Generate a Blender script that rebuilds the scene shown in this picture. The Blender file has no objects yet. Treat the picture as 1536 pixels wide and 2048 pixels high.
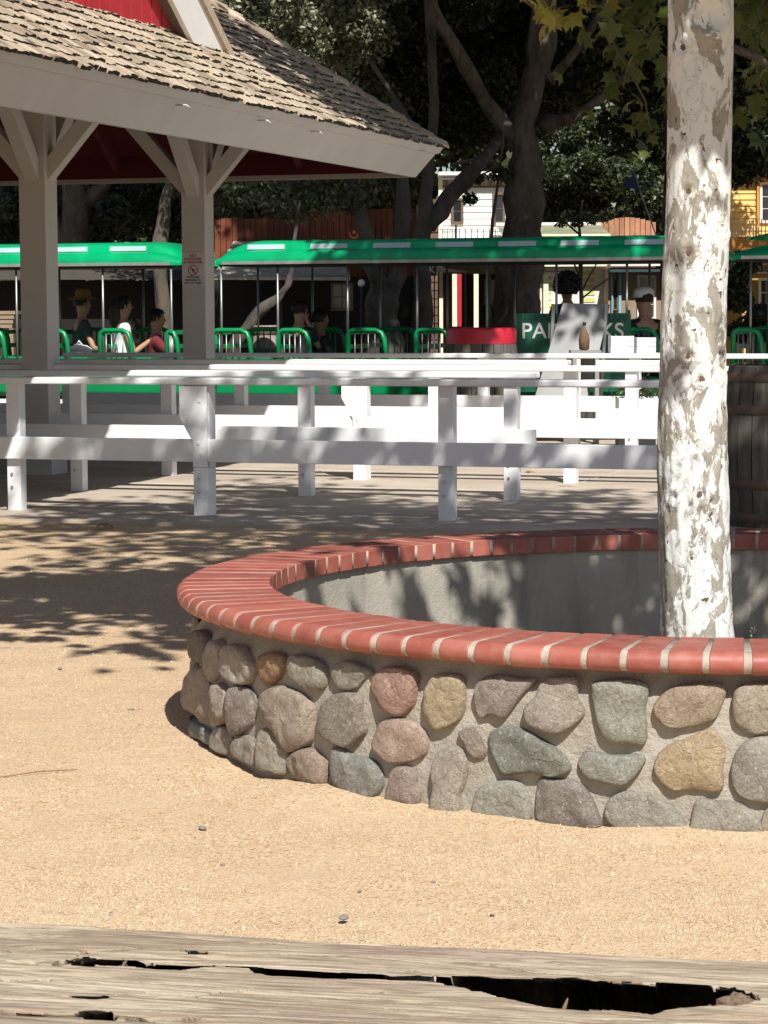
import bpy, math, random
import numpy as np
from mathutils import Vector, Matrix, noise

SC = bpy.context.scene
COL = SC.collection
random.seed(7)
RNG = np.random.default_rng(11)

# ------------------------------------------------------------ camera
FPX, HY, CAMZ, ROLL = 4850.0, 608.0, 1.4, 0.005
PIT = math.atan((1024 - HY) / FPX)
cam_d = bpy.data.cameras.new('camera')
cam_d.sensor_fit = 'VERTICAL'
cam_d.sensor_height = 24.0
cam_d.lens = 24.0 * FPX / 2048.0
cam_d.clip_start = 0.05
cam_d.clip_end = 1000
cam = bpy.data.objects.new('camera', cam_d)
COL.objects.link(cam)
_f = Vector((0, math.cos(PIT), -math.sin(PIT)))
_u0 = Vector((0, math.sin(PIT), math.cos(PIT)))
_r0 = Vector((1, 0, 0))
_r = _r0 * math.cos(ROLL) - _u0 * math.sin(ROLL)
_u = _r0 * math.sin(ROLL) + _u0 * math.cos(ROLL)
cam.matrix_world = Matrix(((_r.x, _u.x, -_f.x, 0), (_r.y, _u.y, -_f.y, 0), (_r.z, _u.z, -_f.z, CAMZ), (0, 0, 0, 1)))
SC.camera = cam

# ------------------------------------------------------------ world, sun, exposure
TOSUN = Vector((0.18, -0.87, 1.0)).normalized()
EL = math.asin(TOSUN.z)
AZ = math.atan2(TOSUN.x, TOSUN.y)
w = bpy.data.worlds.new('World')
SC.world = w
w.use_nodes = True
nt = w.node_tree
sky = nt.nodes.new('ShaderNodeTexSky')
sky.sky_type = 'NISHITA'
sky.sun_disc = False
sky.sun_elevation = EL
sky.sun_rotation = AZ
bg = nt.nodes['Background']
bg.inputs['Strength'].default_value = 0.066
nt.links.new(sky.outputs[0], bg.inputs[0])
sl = bpy.data.lights.new('sun', 'SUN')
sl.energy = 5.0
sl.angle = math.radians(0.5)
sl.color = (1.0, 0.965, 0.91)
so = bpy.data.objects.new('sun', sl)
COL.objects.link(so)
so.location = (5, -10, 20)
so.rotation_euler = TOSUN.to_track_quat('Z', 'Y').to_euler()
SC.view_settings.view_transform = 'Standard'
SC.view_settings.look = 'None'
SC.view_settings.exposure = 0.36
SC.view_settings.gamma = 1
SC.view_settings.use_curve_mapping = False

# ------------------------------------------------------------ pixel -> place helpers (measuring the photograph)
def ray(x, y):
    a, b = x - 768, y - 1024
    a, b = a * math.cos(ROLL) - b * math.sin(ROLL), a * math.sin(ROLL) + b * math.cos(ROLL)
    return Vector((a / FPX, math.cos(PIT) - b / FPX * math.sin(PIT), -math.sin(PIT) - b / FPX * math.cos(PIT)))
def onz(x, y, z=0.0):
    v = ray(x, y); t = (z - CAMZ) / v.z
    return Vector((v.x * t, v.y * t, z))
def ond(x, y, d):
    v = ray(x, y); t = d / v.y
    return Vector((v.x * t, d, CAMZ + v.z * t))

# station frame: local x = E1 (along the fences), local y = E2 (away)
ANG = math.radians(18.5)
E1 = Vector((math.cos(ANG), -math.sin(ANG), 0))
E2 = Vector((math.sin(ANG), math.cos(ANG), 0))
ANGP = math.radians(17.0)         # the pavilion stands a touch off the fences' grid
P1_ = Vector((math.cos(ANGP), -math.sin(ANGP), 0))
P2_ = Vector((math.sin(ANGP), math.cos(ANGP), 0))
def stp(n, m, z=0.0):
    return P1_ * n + P2_ * m + Vector((0, 0, z))
def st(n, m, z=0.0):
    return E1 * n + E2 * m + Vector((0, 0, z))
def px_on_m(x, y, m):            # pixel on the vertical plane at station depth m -> (n, z)
    v = ray(x, y); t = m / (v.x * E2.x + v.y * E2.y)
    p = v * t
    return p.x * E1.x + p.y * E1.y, CAMZ + p.z

# ------------------------------------------------------------ object helpers
def link(name, me, mat=None, parent=None, loc=None, rotz=None):
    o = bpy.data.objects.new(name, me)
    COL.objects.link(o)
    if mat is not None and me is not None and len(me.materials) == 0:
        me.materials.append(mat)
    if parent is not None: o.parent = parent
    if loc is not None: o.location = loc
    if rotz is not None: o.rotation_euler = (0, 0, rotz)
    return o
def tag(o, label=None, cat=None, group=None, kind=None):
    if label: o['label'] = label
    if cat: o['category'] = cat
    if group: o['group'] = group
    if kind: o['kind'] = kind
    return o
def thing(name, label, cat, loc=(0, 0, 0), rotz=0, group=None):
    o = bpy.data.objects.new(name, None)
    COL.objects.link(o)
    o.empty_display_size = 0.1
    o.location = loc
    o.rotation_euler = (0, 0, rotz)
    return tag(o, label, cat, group)
def copy_tree(o, parent=None):
    c = o.copy(); COL.objects.link(c); c.parent = parent
    for ch in KIDS.get(o.name, []):
        copy_tree(ch, c)
    return c
KIDS = {}
def kids(o):
    return [x for x in COL.objects if x.parent == o]
def dup(o, loc, rotz=None, label=None, group=None):
    r = o.copy(); COL.objects.link(r); r.location = loc
    if rotz is not None: r.rotation_euler = (0, 0, rotz)
    if label: r['label'] = label
    if group: r['group'] = group
    for ch in kids(o):
        c = ch.copy(); COL.objects.link(c); c.parent = r
        for g in kids(ch):
            d = g.copy(); COL.objects.link(d); d.parent = c
    return r
def smooth(me):
    me.polygons.foreach_set('use_smooth', [True] * len(me.polygons))
def np_mesh(name, V, Fc, mat=None, sm=False):
    """V (n,3) array, Fc (m,k) array of equal sized faces"""
    me = bpy.data.meshes.new(name)
    V = np.asarray(V, dtype=np.float32); Fc = np.asarray(Fc, dtype=np.int32)
    m, k = Fc.shape
    me.vertices.add(len(V)); me.vertices.foreach_set('co', V.ravel())
    me.loops.add(m * k); me.loops.foreach_set('vertex_index', Fc.ravel())
    me.polygons.add(m)
    me.polygons.foreach_set('loop_start', np.arange(0, m * k, k, dtype=np.int32))
    me.polygons.foreach_set('loop_total', np.full(m, k, dtype=np.int32))
    if sm: me.polygons.foreach_set('use_smooth', np.ones(m, dtype=bool))
    me.update(calc_edges=True); me.validate()
    if mat: me.materials.append(mat)
    return me
def rand_rots(n, up=0.0):
    """random rotation matrices; up biases the local z axis upwards"""
    z = RNG.normal(size=(n, 3)); z /= np.linalg.norm(z, axis=1)[:, None]
    z[:, 2] = np.abs(z[:, 2]) + up
    z /= np.linalg.norm(z, axis=1)[:, None]
    a = RNG.normal(size=(n, 3))
    x = np.cross(a, z); x /= np.linalg.norm(x, axis=1)[:, None]
    y = np.cross(z, x)
    return np.stack([x, y, z], axis=2)
def scatter(name, tv, tf, pos, rot, scl, mat, sm=False):
    tv = np.asarray(tv, float); tf = np.asarray(tf, int)
    n, k = len(pos), len(tv)
    scl = np.asarray(scl, float)
    if scl.ndim == 1: scl = scl[:, None]
    P = tv[None, :, :] * scl[:, None, :] if scl.shape[1] == 3 else tv[None] * scl[:, :, None]
    P = np.einsum('nij,nkj->nki', rot, P) + pos[:, None, :]
    Fc = tf[None] + (np.arange(n) * k)[:, None, None]
    return np_mesh(name, P.reshape(-1, 3), Fc.reshape(-1, tf.shape[1]), mat, sm)

class MB:
    def __init__(s): s.v = []; s.f = []; s.sm = []
    def add(s, vs, fs, sm=False):
        b = len(s.v); s.v += [tuple(p) for p in vs]
        for f in fs: s.f.append([i + b for i in f]); s.sm.append(sm)
        return s
    def box(s, x0, x1, y0, y1, z0, z1, R=None, o=None):
        P = [Vector((x, y, z)) for z in (z0, z1) for y in (y0, y1) for x in (x0, x1)]
        if R is not None: P = [R @ p for p in P]
        if o is not None: P = [p + Vector(o) for p in P]
        return s.add(P, [(0, 2, 3, 1), (4, 5, 7, 6), (0, 1, 5, 4), (2, 6, 7, 3), (0, 4, 6, 2), (1, 3, 7, 5)])
    def bar(s, a, b, w, h, up=(0, 0, 1)):
        """box beam from a to b, width w (sideways), height h (along up)"""
        a, b = Vector(a), Vector(b); d = (b - a); L = d.length; d.normalize()
        sd = d.cross(Vector(up)).normalized(); u = sd.cross(d)
        P = []
        for t in (a, b):
            for i, j in ((-1, -1), (1, -1), (1, 1), (-1, 1)):
                P.append(t + sd * (i * w / 2) + u * (j * h / 2))
        return s.add(P, [(0, 1, 2, 3), (7, 6, 5, 4), (0, 4, 5, 1), (1, 5, 6, 2), (2, 6, 7, 3), (3, 7, 4, 0)])
    def prism(s, poly, axis, lo, hi):
        """poly in the plane across axis ('x': (y,z), 'y': (x,z), 'z': (x,y))"""
        n = len(poly)
        def mk(p, t):
            return {'x': (t, p[0], p[1]), 'y': (p[0], t, p[1]), 'z': (p[0], p[1], t)}[axis]
        V = [mk(p, lo) for p in poly] + [mk(p, hi) for p in poly]
        return s.add(V, [list(range(n))[::-1], list(range(n, 2 * n))] + [(i, (i + 1) % n, n + (i + 1) % n, n + i) for i in range(n)])
    def tube(s, pts, rad, n=8, cap=True, wob=0.0, sm=True, flat=1.0):
        pts = [Vector(p) for p in pts]
        if not hasattr(rad, '__len__'): rad = [rad] * len(pts)
        V = []; prev = None
        for i, p in enumerate(pts):
            d = (pts[min(i + 1, len(pts) - 1)] - pts[max(i - 1, 0)]).normalized()
            if prev is None:
                a = Vector((1, 0, 0)) if abs(d.x) < 0.8 else Vector((0, 1, 0))
                sx = d.cross(a).normalized()
            else:
                sx = (prev - d * prev.dot(d)).normalized()
            prev = sx; sy = d.cross(sx)
            for k in range(n):
                t = 2 * math.pi * k / n
                r = rad[i] * (1 + wob * noise.noise(Vector((math.cos(t) * 1.3, math.sin(t) * 1.3, i * 0.35)) + p * 0.6))
                V.append(p + sx * math.cos(t) * r + sy * math.sin(t) * r * flat)
        F = []
        for i in range(len(pts) - 1):
            for k in range(n):
                F.append((i * n + k, i * n + (k + 1) % n, (i + 1) * n + (k + 1) % n, (i + 1) * n + k))
        s.add(V, F, sm)
        if cap:
            b = len(s.v) - len(V)
            s.f.append([b + k for k in range(n)][::-1]); s.sm.append(False)
            s.f.append([b + (len(pts) - 1) * n + k for k in range(n)]); s.sm.append(False)
        return s
    def lathe(s, prof, n=24, o=(0, 0, 0), sm=True, close=True):
        o = Vector(o); V = []; F = []
        for r, z in prof:
            for k in range(n):
                t = 2 * math.pi * k / n
                V.append(o + Vector((r * math.cos(t), r * math.sin(t), z)))
        for i in range(len(prof) - 1):
            for k in range(n):
                F.append((i * n + k, i * n + (k + 1) % n, (i + 1) * n + (k + 1) % n, (i + 1) * n + k))
        s.add(V, F, sm)
        if close:
            b = len(s.v) - len(V)
            if prof[0][0] > 1e-4: s.f.append([b + k for k in range(n)][::-1]); s.sm.append(False)
            if prof[-1][0] > 1e-4: s.f.append([b + (len(prof) - 1) * n + k for k in range(n)]); s.sm.append(False)
        return s
    def mesh(s, name, mat=None):
        me = bpy.data.meshes.new(name)
        me.from_pydata(s.v, [], s.f)
        me.polygons.foreach_set('use_smooth', s.sm)
        me.update()
        if mat: me.materials.append(mat)
        return me
    def build(s, name, mat, parent=None, loc=None, rotz=None, bevel=0):
        o = link(name, s.mesh(name, mat), None, parent, loc, rotz)
        if bevel:
            b = o.modifiers.new('bevel', 'BEVEL'); b.width = bevel; b.segments = 2; b.limit_method = 'ANGLE'
        return o
def text_mesh(name, body, size, mat, extrude=0.002, bold=0.0):
    cu = bpy.data.curves.new(name, 'FONT')
    cu.body = body; cu.size = size; cu.extrude = extrude; cu.offset = bold
    cu.align_x = 'CENTER'; cu.align_y = 'CENTER'
    o = bpy.data.objects.new(name, cu)
    COL.objects.link(o)
    dg = bpy.context.evaluated_depsgraph_get()
    me = bpy.data.meshes.new_from_object(o.evaluated_get(dg))
    bpy.data.objects.remove(o)
    me.name = name
    me.materials.clear(); me.materials.append(mat)
    return me

# ------------------------------------------------------------ material helpers
class NT:
    def __init__(s, name):
        s.m = bpy.data.materials.new(name); s.m.use_nodes = True
        s.t = s.m.node_tree; s.p = s.t.nodes['Principled BSDF']; s.out = s.t.nodes['Material Output']
        s.tc = s.t.nodes.new('ShaderNodeTexCoord')
    def n(s, typ, **kw):
        x = s.t.nodes.new(typ)
        for k, v in kw.items(): setattr(x, k, v)
        return x
    def l(s, a, b): s.t.links.new(a, b)
    def mapping(s, scale=(1, 1, 1), coord='Object', rot=(0, 0, 0), loc=None):
        mp = s.n('ShaderNodeMapping'); mp.inputs['Scale'].default_value = scale; mp.inputs['Rotation'].default_value = rot
        s.l(s.tc.outputs[coord], mp.inputs['Vector'])
        return mp.outputs[0]
    def noise(s, vec, scale, detail=6, rough=0.6, dist=0.0):
        x = s.n('ShaderNodeTexNoise'); x.inputs['Scale'].default_value = scale; x.inputs['Detail'].default_value = detail
        x.inputs['Roughness'].default_value = rough; x.inputs['Distortion'].default_value = dist
        if vec is not None: s.l(vec, x.inputs['Vector'])
        return x.outputs['Fac']
    def vor(s, vec, scale, feature='F1', out='Distance', rnd=1.0):
        x = s.n('ShaderNodeTexVoronoi', feature=feature); x.inputs['Scale'].default_value = scale
        x.inputs['Randomness'].default_value = rnd
        if vec is not None: s.l(vec, x.inputs['Vector'])
        return x.outputs[out]
    def ramp(s, fac, stops, interp='LINEAR'):
        r = s.n('ShaderNodeValToRGB'); cr = r.color_ramp; cr.interpolation = interp
        while len(cr.elements) > 1: cr.elements.remove(cr.elements[-1])
        cr.elements[0].position = stops[0][0]; cr.elements[0].color = c4(stops[0][1])
        for p, c in stops[1:]:
            e = cr.elements.new(p); e.color = c4(c)
        s.l(fac, r.inputs[0])
        return r.outputs[0]
    def mix(s, fac, a, b, mode='MIX'):
        m = s.n('ShaderNodeMix', data_type='RGBA', blend_type=mode)
        for i, v in ((0, fac), (6, a), (7, b)):
            if isinstance(v, (int, float)): m.inputs[i].default_value = v
            elif isinstance(v, tuple): m.inputs[i].default_value = c4(v)
            else: s.l(v, m.inputs[i])
        return m.outputs[2]
    def math(s, op, a, b=None):
        m = s.n('ShaderNodeMath', operation=op)
        for i, v in ((0, a), (1, b)):
            if v is None: continue
            if isinstance(v, (int, float)): m.inputs[i].default_value = v
            else: s.l(v, m.inputs[i])
        return m.outputs[0]
    def bump(s, h, strength=0.5, dist=0.01, prev=None):
        b = s.n('ShaderNodeBump'); b.inputs['Strength'].default_value = strength; b.inputs['Distance'].default_value = dist
        s.l(h, b.inputs['Height'])
        if prev is not None: s.l(prev, b.inputs['Normal'])
        return b.outputs[0]
    def set(s, col=None, rough=None, norm=None, metal=None, spec=None):
        for k, v in (('Base Color', col), ('Roughness', rough), ('Normal', norm), ('Metallic', metal), ('Specular IOR Level', spec)):
            if v is None: continue
            if isinstance(v, (int, float)): s.p.inputs[k].default_value = v
            elif isinstance(v, tuple): s.p.inputs[k].default_value = c4(v)
            else: s.l(v, s.p.inputs[k])
        return s.m
def c4(c):
    if isinstance(c, (int, float)): return (c, c, c, 1)
    return (c[0], c[1], c[2], 1)
def mul(c, k): return (c[0] * k, c[1] * k, c[2] * k)
def simple(name, col, rough=0.7, var=0.15, scale=4.0, bump=0.15, bscale=60.0, stretch=(1, 1, 1), metal=0.0, spec=0.5, col2=None, rnd=0.0, bdist=0.004):
    t = NT(name)
    v = t.mapping(stretch)
    f = t.noise(v, scale, 7, 0.62)
    a, b = (mul(col, 1 - var), mul(col, 1 + var)) if col2 is None else (col, col2)
    c = t.ramp(f, [(0.32, a), (0.68, b)])
    if rnd:
        oi = t.n('ShaderNodeObjectInfo')
        k = t.math('ADD', t.math('MULTIPLY', oi.outputs['Random'], 2 * rnd), 1 - rnd)
        cm = t.n('ShaderNodeCombineColor')
        for i in range(3): t.l(k, cm.inputs[i])
        c = t.mix(1.0, c, cm.outputs[0], 'MULTIPLY')
    nm = t.bump(t.noise(v, bscale, 5, 0.65), bump, bdist) if bump else None
    return t.set(c, rough, nm, metal, spec)
# ------------------------------------------------------------ materials
def m_sand():
    t = NT('decomposed_granite'); v = t.mapping()
    big = t.noise(v, 0.9, 5, 0.6); mid = t.noise(v, 9, 5, 0.65)
    g = t.vor(v, 170, out='Color'); sep = t.n('ShaderNodeSeparateColor'); t.l(g, sep.inputs[0])
    c = t.ramp(big, [(0.3, (0.49, 0.372, 0.24)), (0.7, (0.59, 0.46, 0.308))])
    c = t.mix(t.ramp(mid, [(0.42, 0.0), (0.7, 0.7)]), c, (0.46, 0.325, 0.215))
    gr = t.ramp(sep.outputs[0], [(0.0, (0.24, 0.15, 0.08)), (0.10, (0.50, 0.33, 0.18)), (0.6, (0.57, 0.44, 0.295)), (0.86, (0.63, 0.505, 0.37)), (1.0, (0.71, 0.60, 0.45))], 'CONSTANT')
    msk = t.ramp(t.noise(v, 3.0, 4, 0.6), [(0.35, 0.35), (0.6, 0.8)])
    c = t.mix(msk, c, gr)
    nm = t.bump(t.vor(v, 170), 0.55, 0.004)
    nm = t.bump(t.noise(v, 14, 6, 0.7), 0.5, 0.012, nm)
    return t.set(c, 0.95, nm, spec=0.2)
def m_concrete(name, a, b, dirt):
    t = NT(name); v = t.mapping()
    c = t.ramp(t.noise(v, 1.3, 6, 0.65), [(0.3, a), (0.7, b)])
    c = t.mix(t.ramp(t.noise(v, 3.1, 7, 0.7), [(0.5, 0.0), (0.78, 0.6)]), c, dirt)
    c = t.mix(t.ramp(t.noise(v, 60, 3, 0.6), [(0.55, 0.0), (0.8, 0.35)]), c, mul(dirt, 0.6))
    return t.set(c, 0.9, t.bump(t.noise(v, 90, 5, 0.7), 0.4, 0.003), spec=0.3)
def m_planter_wall():
    t = NT('planter_concrete'); v = t.mapping((1, 1, 0.12)); vv = t.mapping()
    c = t.ramp(t.noise(vv, 3, 6, 0.65), [(0.3, (0.33, 0.305, 0.26)), (0.7, (0.47, 0.44, 0.37))])
    c = t.mix(t.ramp(t.noise(v, 9, 5, 0.6), [(0.5, 0.0), (0.72, 0.7)]), c, (0.17, 0.16, 0.14))
    c = t.mix(t.ramp(t.noise(v, 14, 4, 0.6, 0.4), [(0.62, 0.0), (0.74, 0.6)]), c, (0.50, 0.47, 0.41))
    return t.set(c, 0.95, t.bump(t.noise(vv, 50, 6, 0.75), 0.7, 0.008), spec=0.25)
def m_mortar():
    t = NT('mortar'); v = t.mapping()
    c = t.ramp(t.noise(v, 5, 6, 0.65), [(0.3, (0.35, 0.315, 0.25)), (0.7, (0.48, 0.445, 0.375))])
    c = t.mix(t.ramp(t.noise(v, 40, 4, 0.6), [(0.5, 0.0), (0.8, 0.5)]), c, (0.25, 0.21, 0.16))
    nm = t.bump(t.noise(v, 130, 4, 0.7), 0.8, 0.005)
    return t.set(c, 0.95, t.bump(t.noise(v, 22, 6, 0.7), 0.8, 0.02, nm), spec=0.2)
def m_stone():
    t = NT('field_stone'); oi = t.n('ShaderNodeObjectInfo')
    v0 = t.mapping()
    ad = t.n('ShaderNodeVectorMath', operation='ADD'); cm = t.n('ShaderNodeCombineXYZ')
    k = t.math('MULTIPLY', oi.outputs['Random'], 40.0)
    for i in range(3): t.l(k, cm.inputs[i])
    t.l(v0, ad.inputs[0]); t.l(cm.outputs[0], ad.inputs[1]); v = ad.outputs[0]
    base = oi.outputs['Color']
    c = t.mix(t.ramp(t.noise(v, 9, 6, 0.65), [(0.35, 0.0), (0.7, 0.7)]), base, t.mix(1.0, base, (0.62, 0.55, 0.5), 'MULTIPLY'))
    c = t.mix(t.ramp(t.noise(v, 16, 6, 0.7, 1.0), [(0.52, 0.0), (0.72, 0.45)]), c, (0.46, 0.42, 0.34))
    c = t.mix(t.ramp(t.noise(v, 120, 4, 0.75), [(0.46, 0.0), (0.66, 0.7)]), c, t.mix(1.0, base, (0.45, 0.42, 0.4), 'MULTIPLY'))
    c = t.mix(t.ramp(t.noise(v, 95, 3, 0.7), [(0.58, 0.0), (0.68, 0.5)]), c, (0.62, 0.58, 0.50))
    nm = t.bump(t.noise(v, 120, 5, 0.75), 0.6, 0.005)
    nm = t.bump(t.noise(v, 26, 8, 0.75, 0.6), 0.95, 0.018, nm)
    nm = t.bump(t.ramp(t.vor(v, 13, 'DISTANCE_TO_EDGE'), [(0.0, 0.0), (0.035, 1.0)]), 0.35, 0.006, nm)
    return t.set(c, 0.82, nm, spec=0.35)
def m_brick():
    t = NT('red_cap_brick'); oi = t.n('ShaderNodeObjectInfo')
    v0 = t.mapping(); ad = t.n('ShaderNodeVectorMath', operation='ADD'); cm = t.n('ShaderNodeCombineXYZ')
    k = t.math('MULTIPLY', oi.outputs['Random'], 30.0)
    for i in range(3): t.l(k, cm.inputs[i])
    t.l(v0, ad.inputs[0]); t.l(cm.outputs[0], ad.inputs[1]); v = ad.outputs[0]
    c = t.ramp(oi.outputs['Random'], [(0.0, (0.25, 0.066, 0.047)), (0.5, (0.335, 0.09, 0.064)), (1.0, (0.40, 0.125, 0.09))])
    c = t.mix(t.ramp(t.noise(v, 14, 6, 0.7), [(0.42, 0.0), (0.75, 0.45)]), c, (0.46, 0.235, 0.18))
    c = t.mix(t.ramp(t.noise(v, 45, 4, 0.7), [(0.62, 0.0), (0.78, 0.5)]), c, (0.30, 0.07, 0.05))
    nm = t.bump(t.noise(v, 120, 5, 0.7), 0.2, 0.002)
    return t.set(c, t.ramp(t.noise(v, 30, 4, 0.6), [(0.3, 0.38), (0.7, 0.6)]), nm, spec=0.5)
def m_beam():
    t = NT('weathered_timber'); v = t.mapping((1.0, 14, 6)); v2 = t.mapping((1, 5, 3)); f = t.mapping((3, 110, 30))
    c = t.ramp(t.noise(v, 2.2, 8, 0.65, 0.35), [(0.25, (0.20, 0.15, 0.105)), (0.42, (0.36, 0.285, 0.20)), (0.58, (0.48, 0.40, 0.295)), (0.8, (0.60, 0.53, 0.415))])
    c = t.mix(t.ramp(t.noise(v2, 3.1, 5, 0.6, 0.6), [(0.52, 0.0), (0.66, 0.65)]), c, (0.27, 0.175, 0.15))
    c = t.mix(t.ramp(t.noise(v2, 2.6, 4, 0.6), [(0.56, 0.0), (0.74, 0.5)]), c, (0.52, 0.47, 0.40))
    c = t.mix(t.ramp(t.noise(f, 4, 4, 0.7), [(0.48, 0.0), (0.62, 0.8)]), c, (0.18, 0.13, 0.09))
    # darker with depth: rotten wood plus the splits' shade painted into the colour
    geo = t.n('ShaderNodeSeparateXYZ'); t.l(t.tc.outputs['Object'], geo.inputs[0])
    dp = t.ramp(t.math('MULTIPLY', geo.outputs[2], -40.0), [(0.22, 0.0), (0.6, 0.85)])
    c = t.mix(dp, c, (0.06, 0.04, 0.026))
    nm = t.bump(t.noise(f, 5, 5, 0.75), 0.9, 0.0022)
    return t.set(c, 0.85, nm, spec=0.25)
def m_sycamore():
    t = NT('sycamore_bark'); v = t.mapping((1, 1, 0.42)); vf = t.mapping((1, 1, 0.7))
    sep = t.n('ShaderNodeSeparateXYZ'); t.l(t.tc.outputs['Object'], sep.inputs[0])
    low = t.ramp(t.math('MULTIPLY', sep.outputs[2], 0.4), [(0.12, 1.0), (0.52, 0.0), (0.9, -0.0)])
    white = t.ramp(t.noise(vf, 7, 5, 0.6), [(0.3, (0.66, 0.66, 0.61)), (0.7, (0.84, 0.84, 0.81))])
    # big plates of older bark
    p1 = t.noise(v, 14, 8, 0.66, 0.6)
    thr = t.math('SUBTRACT', p1, t.math('MULTIPLY', low, -0.03))
    olive = t.ramp(t.noise(vf, 12, 5, 0.6), [(0.35, (0.27, 0.25, 0.20)), (0.65, (0.41, 0.37, 0.305))])
    k1 = t.ramp(thr, [(0.526, 0.0), (0.544, 1.0)])
    c = t.mix(k1, white, olive)
    # pinkish grey rims and small flakes
    p2 = t.noise(vf, 24, 6, 0.65, 0.7)
    k2 = t.ramp(p2, [(0.565, 0.0), (0.60, 1.0)])
    c = t.mix(t.math('MULTIPLY', k2, t.math('ADD', t.math('MULTIPLY', low, 0.75), 0.15)), c, (0.36, 0.30, 0.25))
    k3 = t.ramp(t.noise(vf, 34, 4, 0.6, 0.3), [(0.62, 0.0), (0.66, 1.0)])
    c = t.mix(k3, c, (0.72, 0.69, 0.58))
    k4 = t.ramp(t.noise(vf, 30, 3, 0.6, 0.8), [(0.665, 0.0), (0.69, 1.0)])
    c = t.mix(k4, c, (0.10, 0.08, 0.06))
    k5 = t.ramp(t.noise(vf, 8.3, 6, 0.7, 0.8), [(0.67, 0.0), (0.69, 1.0)])
    c = t.mix(k5, c, (0.33, 0.11, 0.05))
    h = t.math('ADD', t.math('MULTIPLY', k1, 0.9), t.math('MULTIPLY', k2, 0.6))
    nm = t.bump(h, 0.55, 0.007)
    nm = t.bump(t.noise(vf, 42, 6, 0.72, 0.5), 0.55, 0.008, nm)
    return t.set(c, 0.72, nm, spec=0.3)
def m_leaf(name, a, b, trans=0.25, rough=0.45):
    t = NT(name); g = t.n('ShaderNodeNewGeometry')
    c = t.ramp(g.outputs['Random Per Island'], [(0.0, a), (0.7, b), (1.0, mul(b, 1.35))])
    t.set(c, rough, spec=0.4)
    tr = t.n('ShaderNodeBsdfTranslucent'); t.l(c, tr.inputs['Color'])
    mx = t.n('ShaderNodeMixShader'); mx.inputs[0].default_value = trans
    t.l(t.p.outputs[0], mx.inputs[1]); t.l(tr.outputs[0], mx.inputs[2]); t.l(mx.outputs[0], t.out.inputs['Surface'])
    return t.m
def m_shingle():
    t = NT('wood_shingle'); oi = t.n('ShaderNodeObjectInfo'); g = t.n('ShaderNodeNewGeometry')
    r = t.math('FRACT', t.math('ADD', oi.outputs['Random'], g.outputs['Random Per Island']))
    c = t.ramp(r, [(0.0, (0.25, 0.195, 0.145)), (0.35, (0.38, 0.305, 0.225)), (0.7, (0.48, 0.395, 0.295)), (1.0, (0.55, 0.46, 0.35))])
    v = t.mapping((3, 3, 26))
    v = t.mapping((1.2, 16, 1.2))
    c = t.mix(t.ramp(t.noise(v, 6, 6, 0.7), [(0.45, 0.0), (0.72, 0.65)]), c, (0.15, 0.12, 0.09))
    return t.set(c, 0.9, t.bump(t.noise(v, 12, 5, 0.7), 0.5, 0.004), spec=0.2)
def m_whitepaint(name, c0, c1, rough=0.55):
    t = NT(name); v = t.mapping((1, 1, 1)); s_ = t.mapping((1.0, 8, 8))
    c = t.ramp(t.noise(v, 2.5, 6, 0.65), [(0.3, c1), (0.65, c0)])
    c = t.mix(t.ramp(t.noise(v, 28, 5, 0.7), [(0.64, 0.0), (0.74, 0.45)]), c, mul(c1, 0.68))
    c = t.mix(t.ramp(t.noise(s_, 3, 6, 0.7), [(0.62, 0.0), (0.76, 0.3)]), c, mul(c1, 0.78))
    nm = t.bump(t.noise(s_, 8, 6, 0.7), 0.25, 0.003)
    return t.set(c, rough, nm, spec=0.4)
def m_trunk(name, a, b, sc=6):
    t = NT(name); v = t.mapping((1, 1, 0.25)); vv = t.mapping()
    c = t.ramp(t.noise(v, sc, 7, 0.7, 0.4), [(0.3, a), (0.65, b)])
    c = t.mix(t.ramp(t.noise(vv, 1.6, 4, 0.6), [(0.5, 0.0), (0.7, 0.5)]), c, mul(b, 1.35))
    return t.set(c, 0.95, t.bump(t.noise(v, sc * 3, 6, 0.75), 0.9, 0.03), spec=0.15)
def m_glass(name, col=(0.02, 0.025, 0.03)):
    return simple(name, col, 0.08, 0.1, 1.0, 0, spec=0.6)

SAND = m_sand()
CONC = m_concrete('slab_concrete', (0.38, 0.315, 0.25), (0.51, 0.435, 0.35), (0.27, 0.22, 0.18))
PWALL = m_planter_wall(); MORTAR = m_mortar(); STONE = m_stone(); BRICK = m_brick(); BEAM = m_beam(); SYC = m_sycamore()
JOINT = simple('brick_joint', (0.40, 0.35, 0.285), 0.95, 0.35, 14, 0.7, 150)
SOIL = simple('planter_soil', (0.20, 0.14, 0.09), 0.98, 0.35, 20, 0.8, 60)
WHITE = m_whitepaint('white_fence_paint', (0.81, 0.815, 0.82), (0.73, 0.735, 0.745))
CREAM = m_whitepaint('off_white_pavilion_paint', (0.55, 0.535, 0.505), (0.50, 0.485, 0.46), 0.6)
WHITE2 = m_whitepaint('white_trim', (0.80, 0.79, 0.75), (0.70, 0.69, 0.65))
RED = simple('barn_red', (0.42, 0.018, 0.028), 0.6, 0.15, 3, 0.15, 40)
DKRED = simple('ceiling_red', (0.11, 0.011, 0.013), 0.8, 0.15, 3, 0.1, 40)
SHING = m_shingle()
SHADK = simple('roof_felt', (0.06, 0.05, 0.04), 0.95)
TGREEN = simple('train_green_fibreglass', (0.0, 0.34, 0.125), 0.22, 0.22, 3, 0.0, spec=0.6)
TGREEN2 = simple('train_green_metal', (0.0, 0.24, 0.075), 0.35, 0.1, 2, 0.0, spec=0.5)
SKYL = simple('skylight_acrylic', (0.42, 0.52, 0.55), 0.3, 0.08, 3, 0.0)
CHROME = simple('brushed_trim', (0.45, 0.47, 0.46), 0.35, 0.2, 6, 0.0, metal=0.6)
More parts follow.
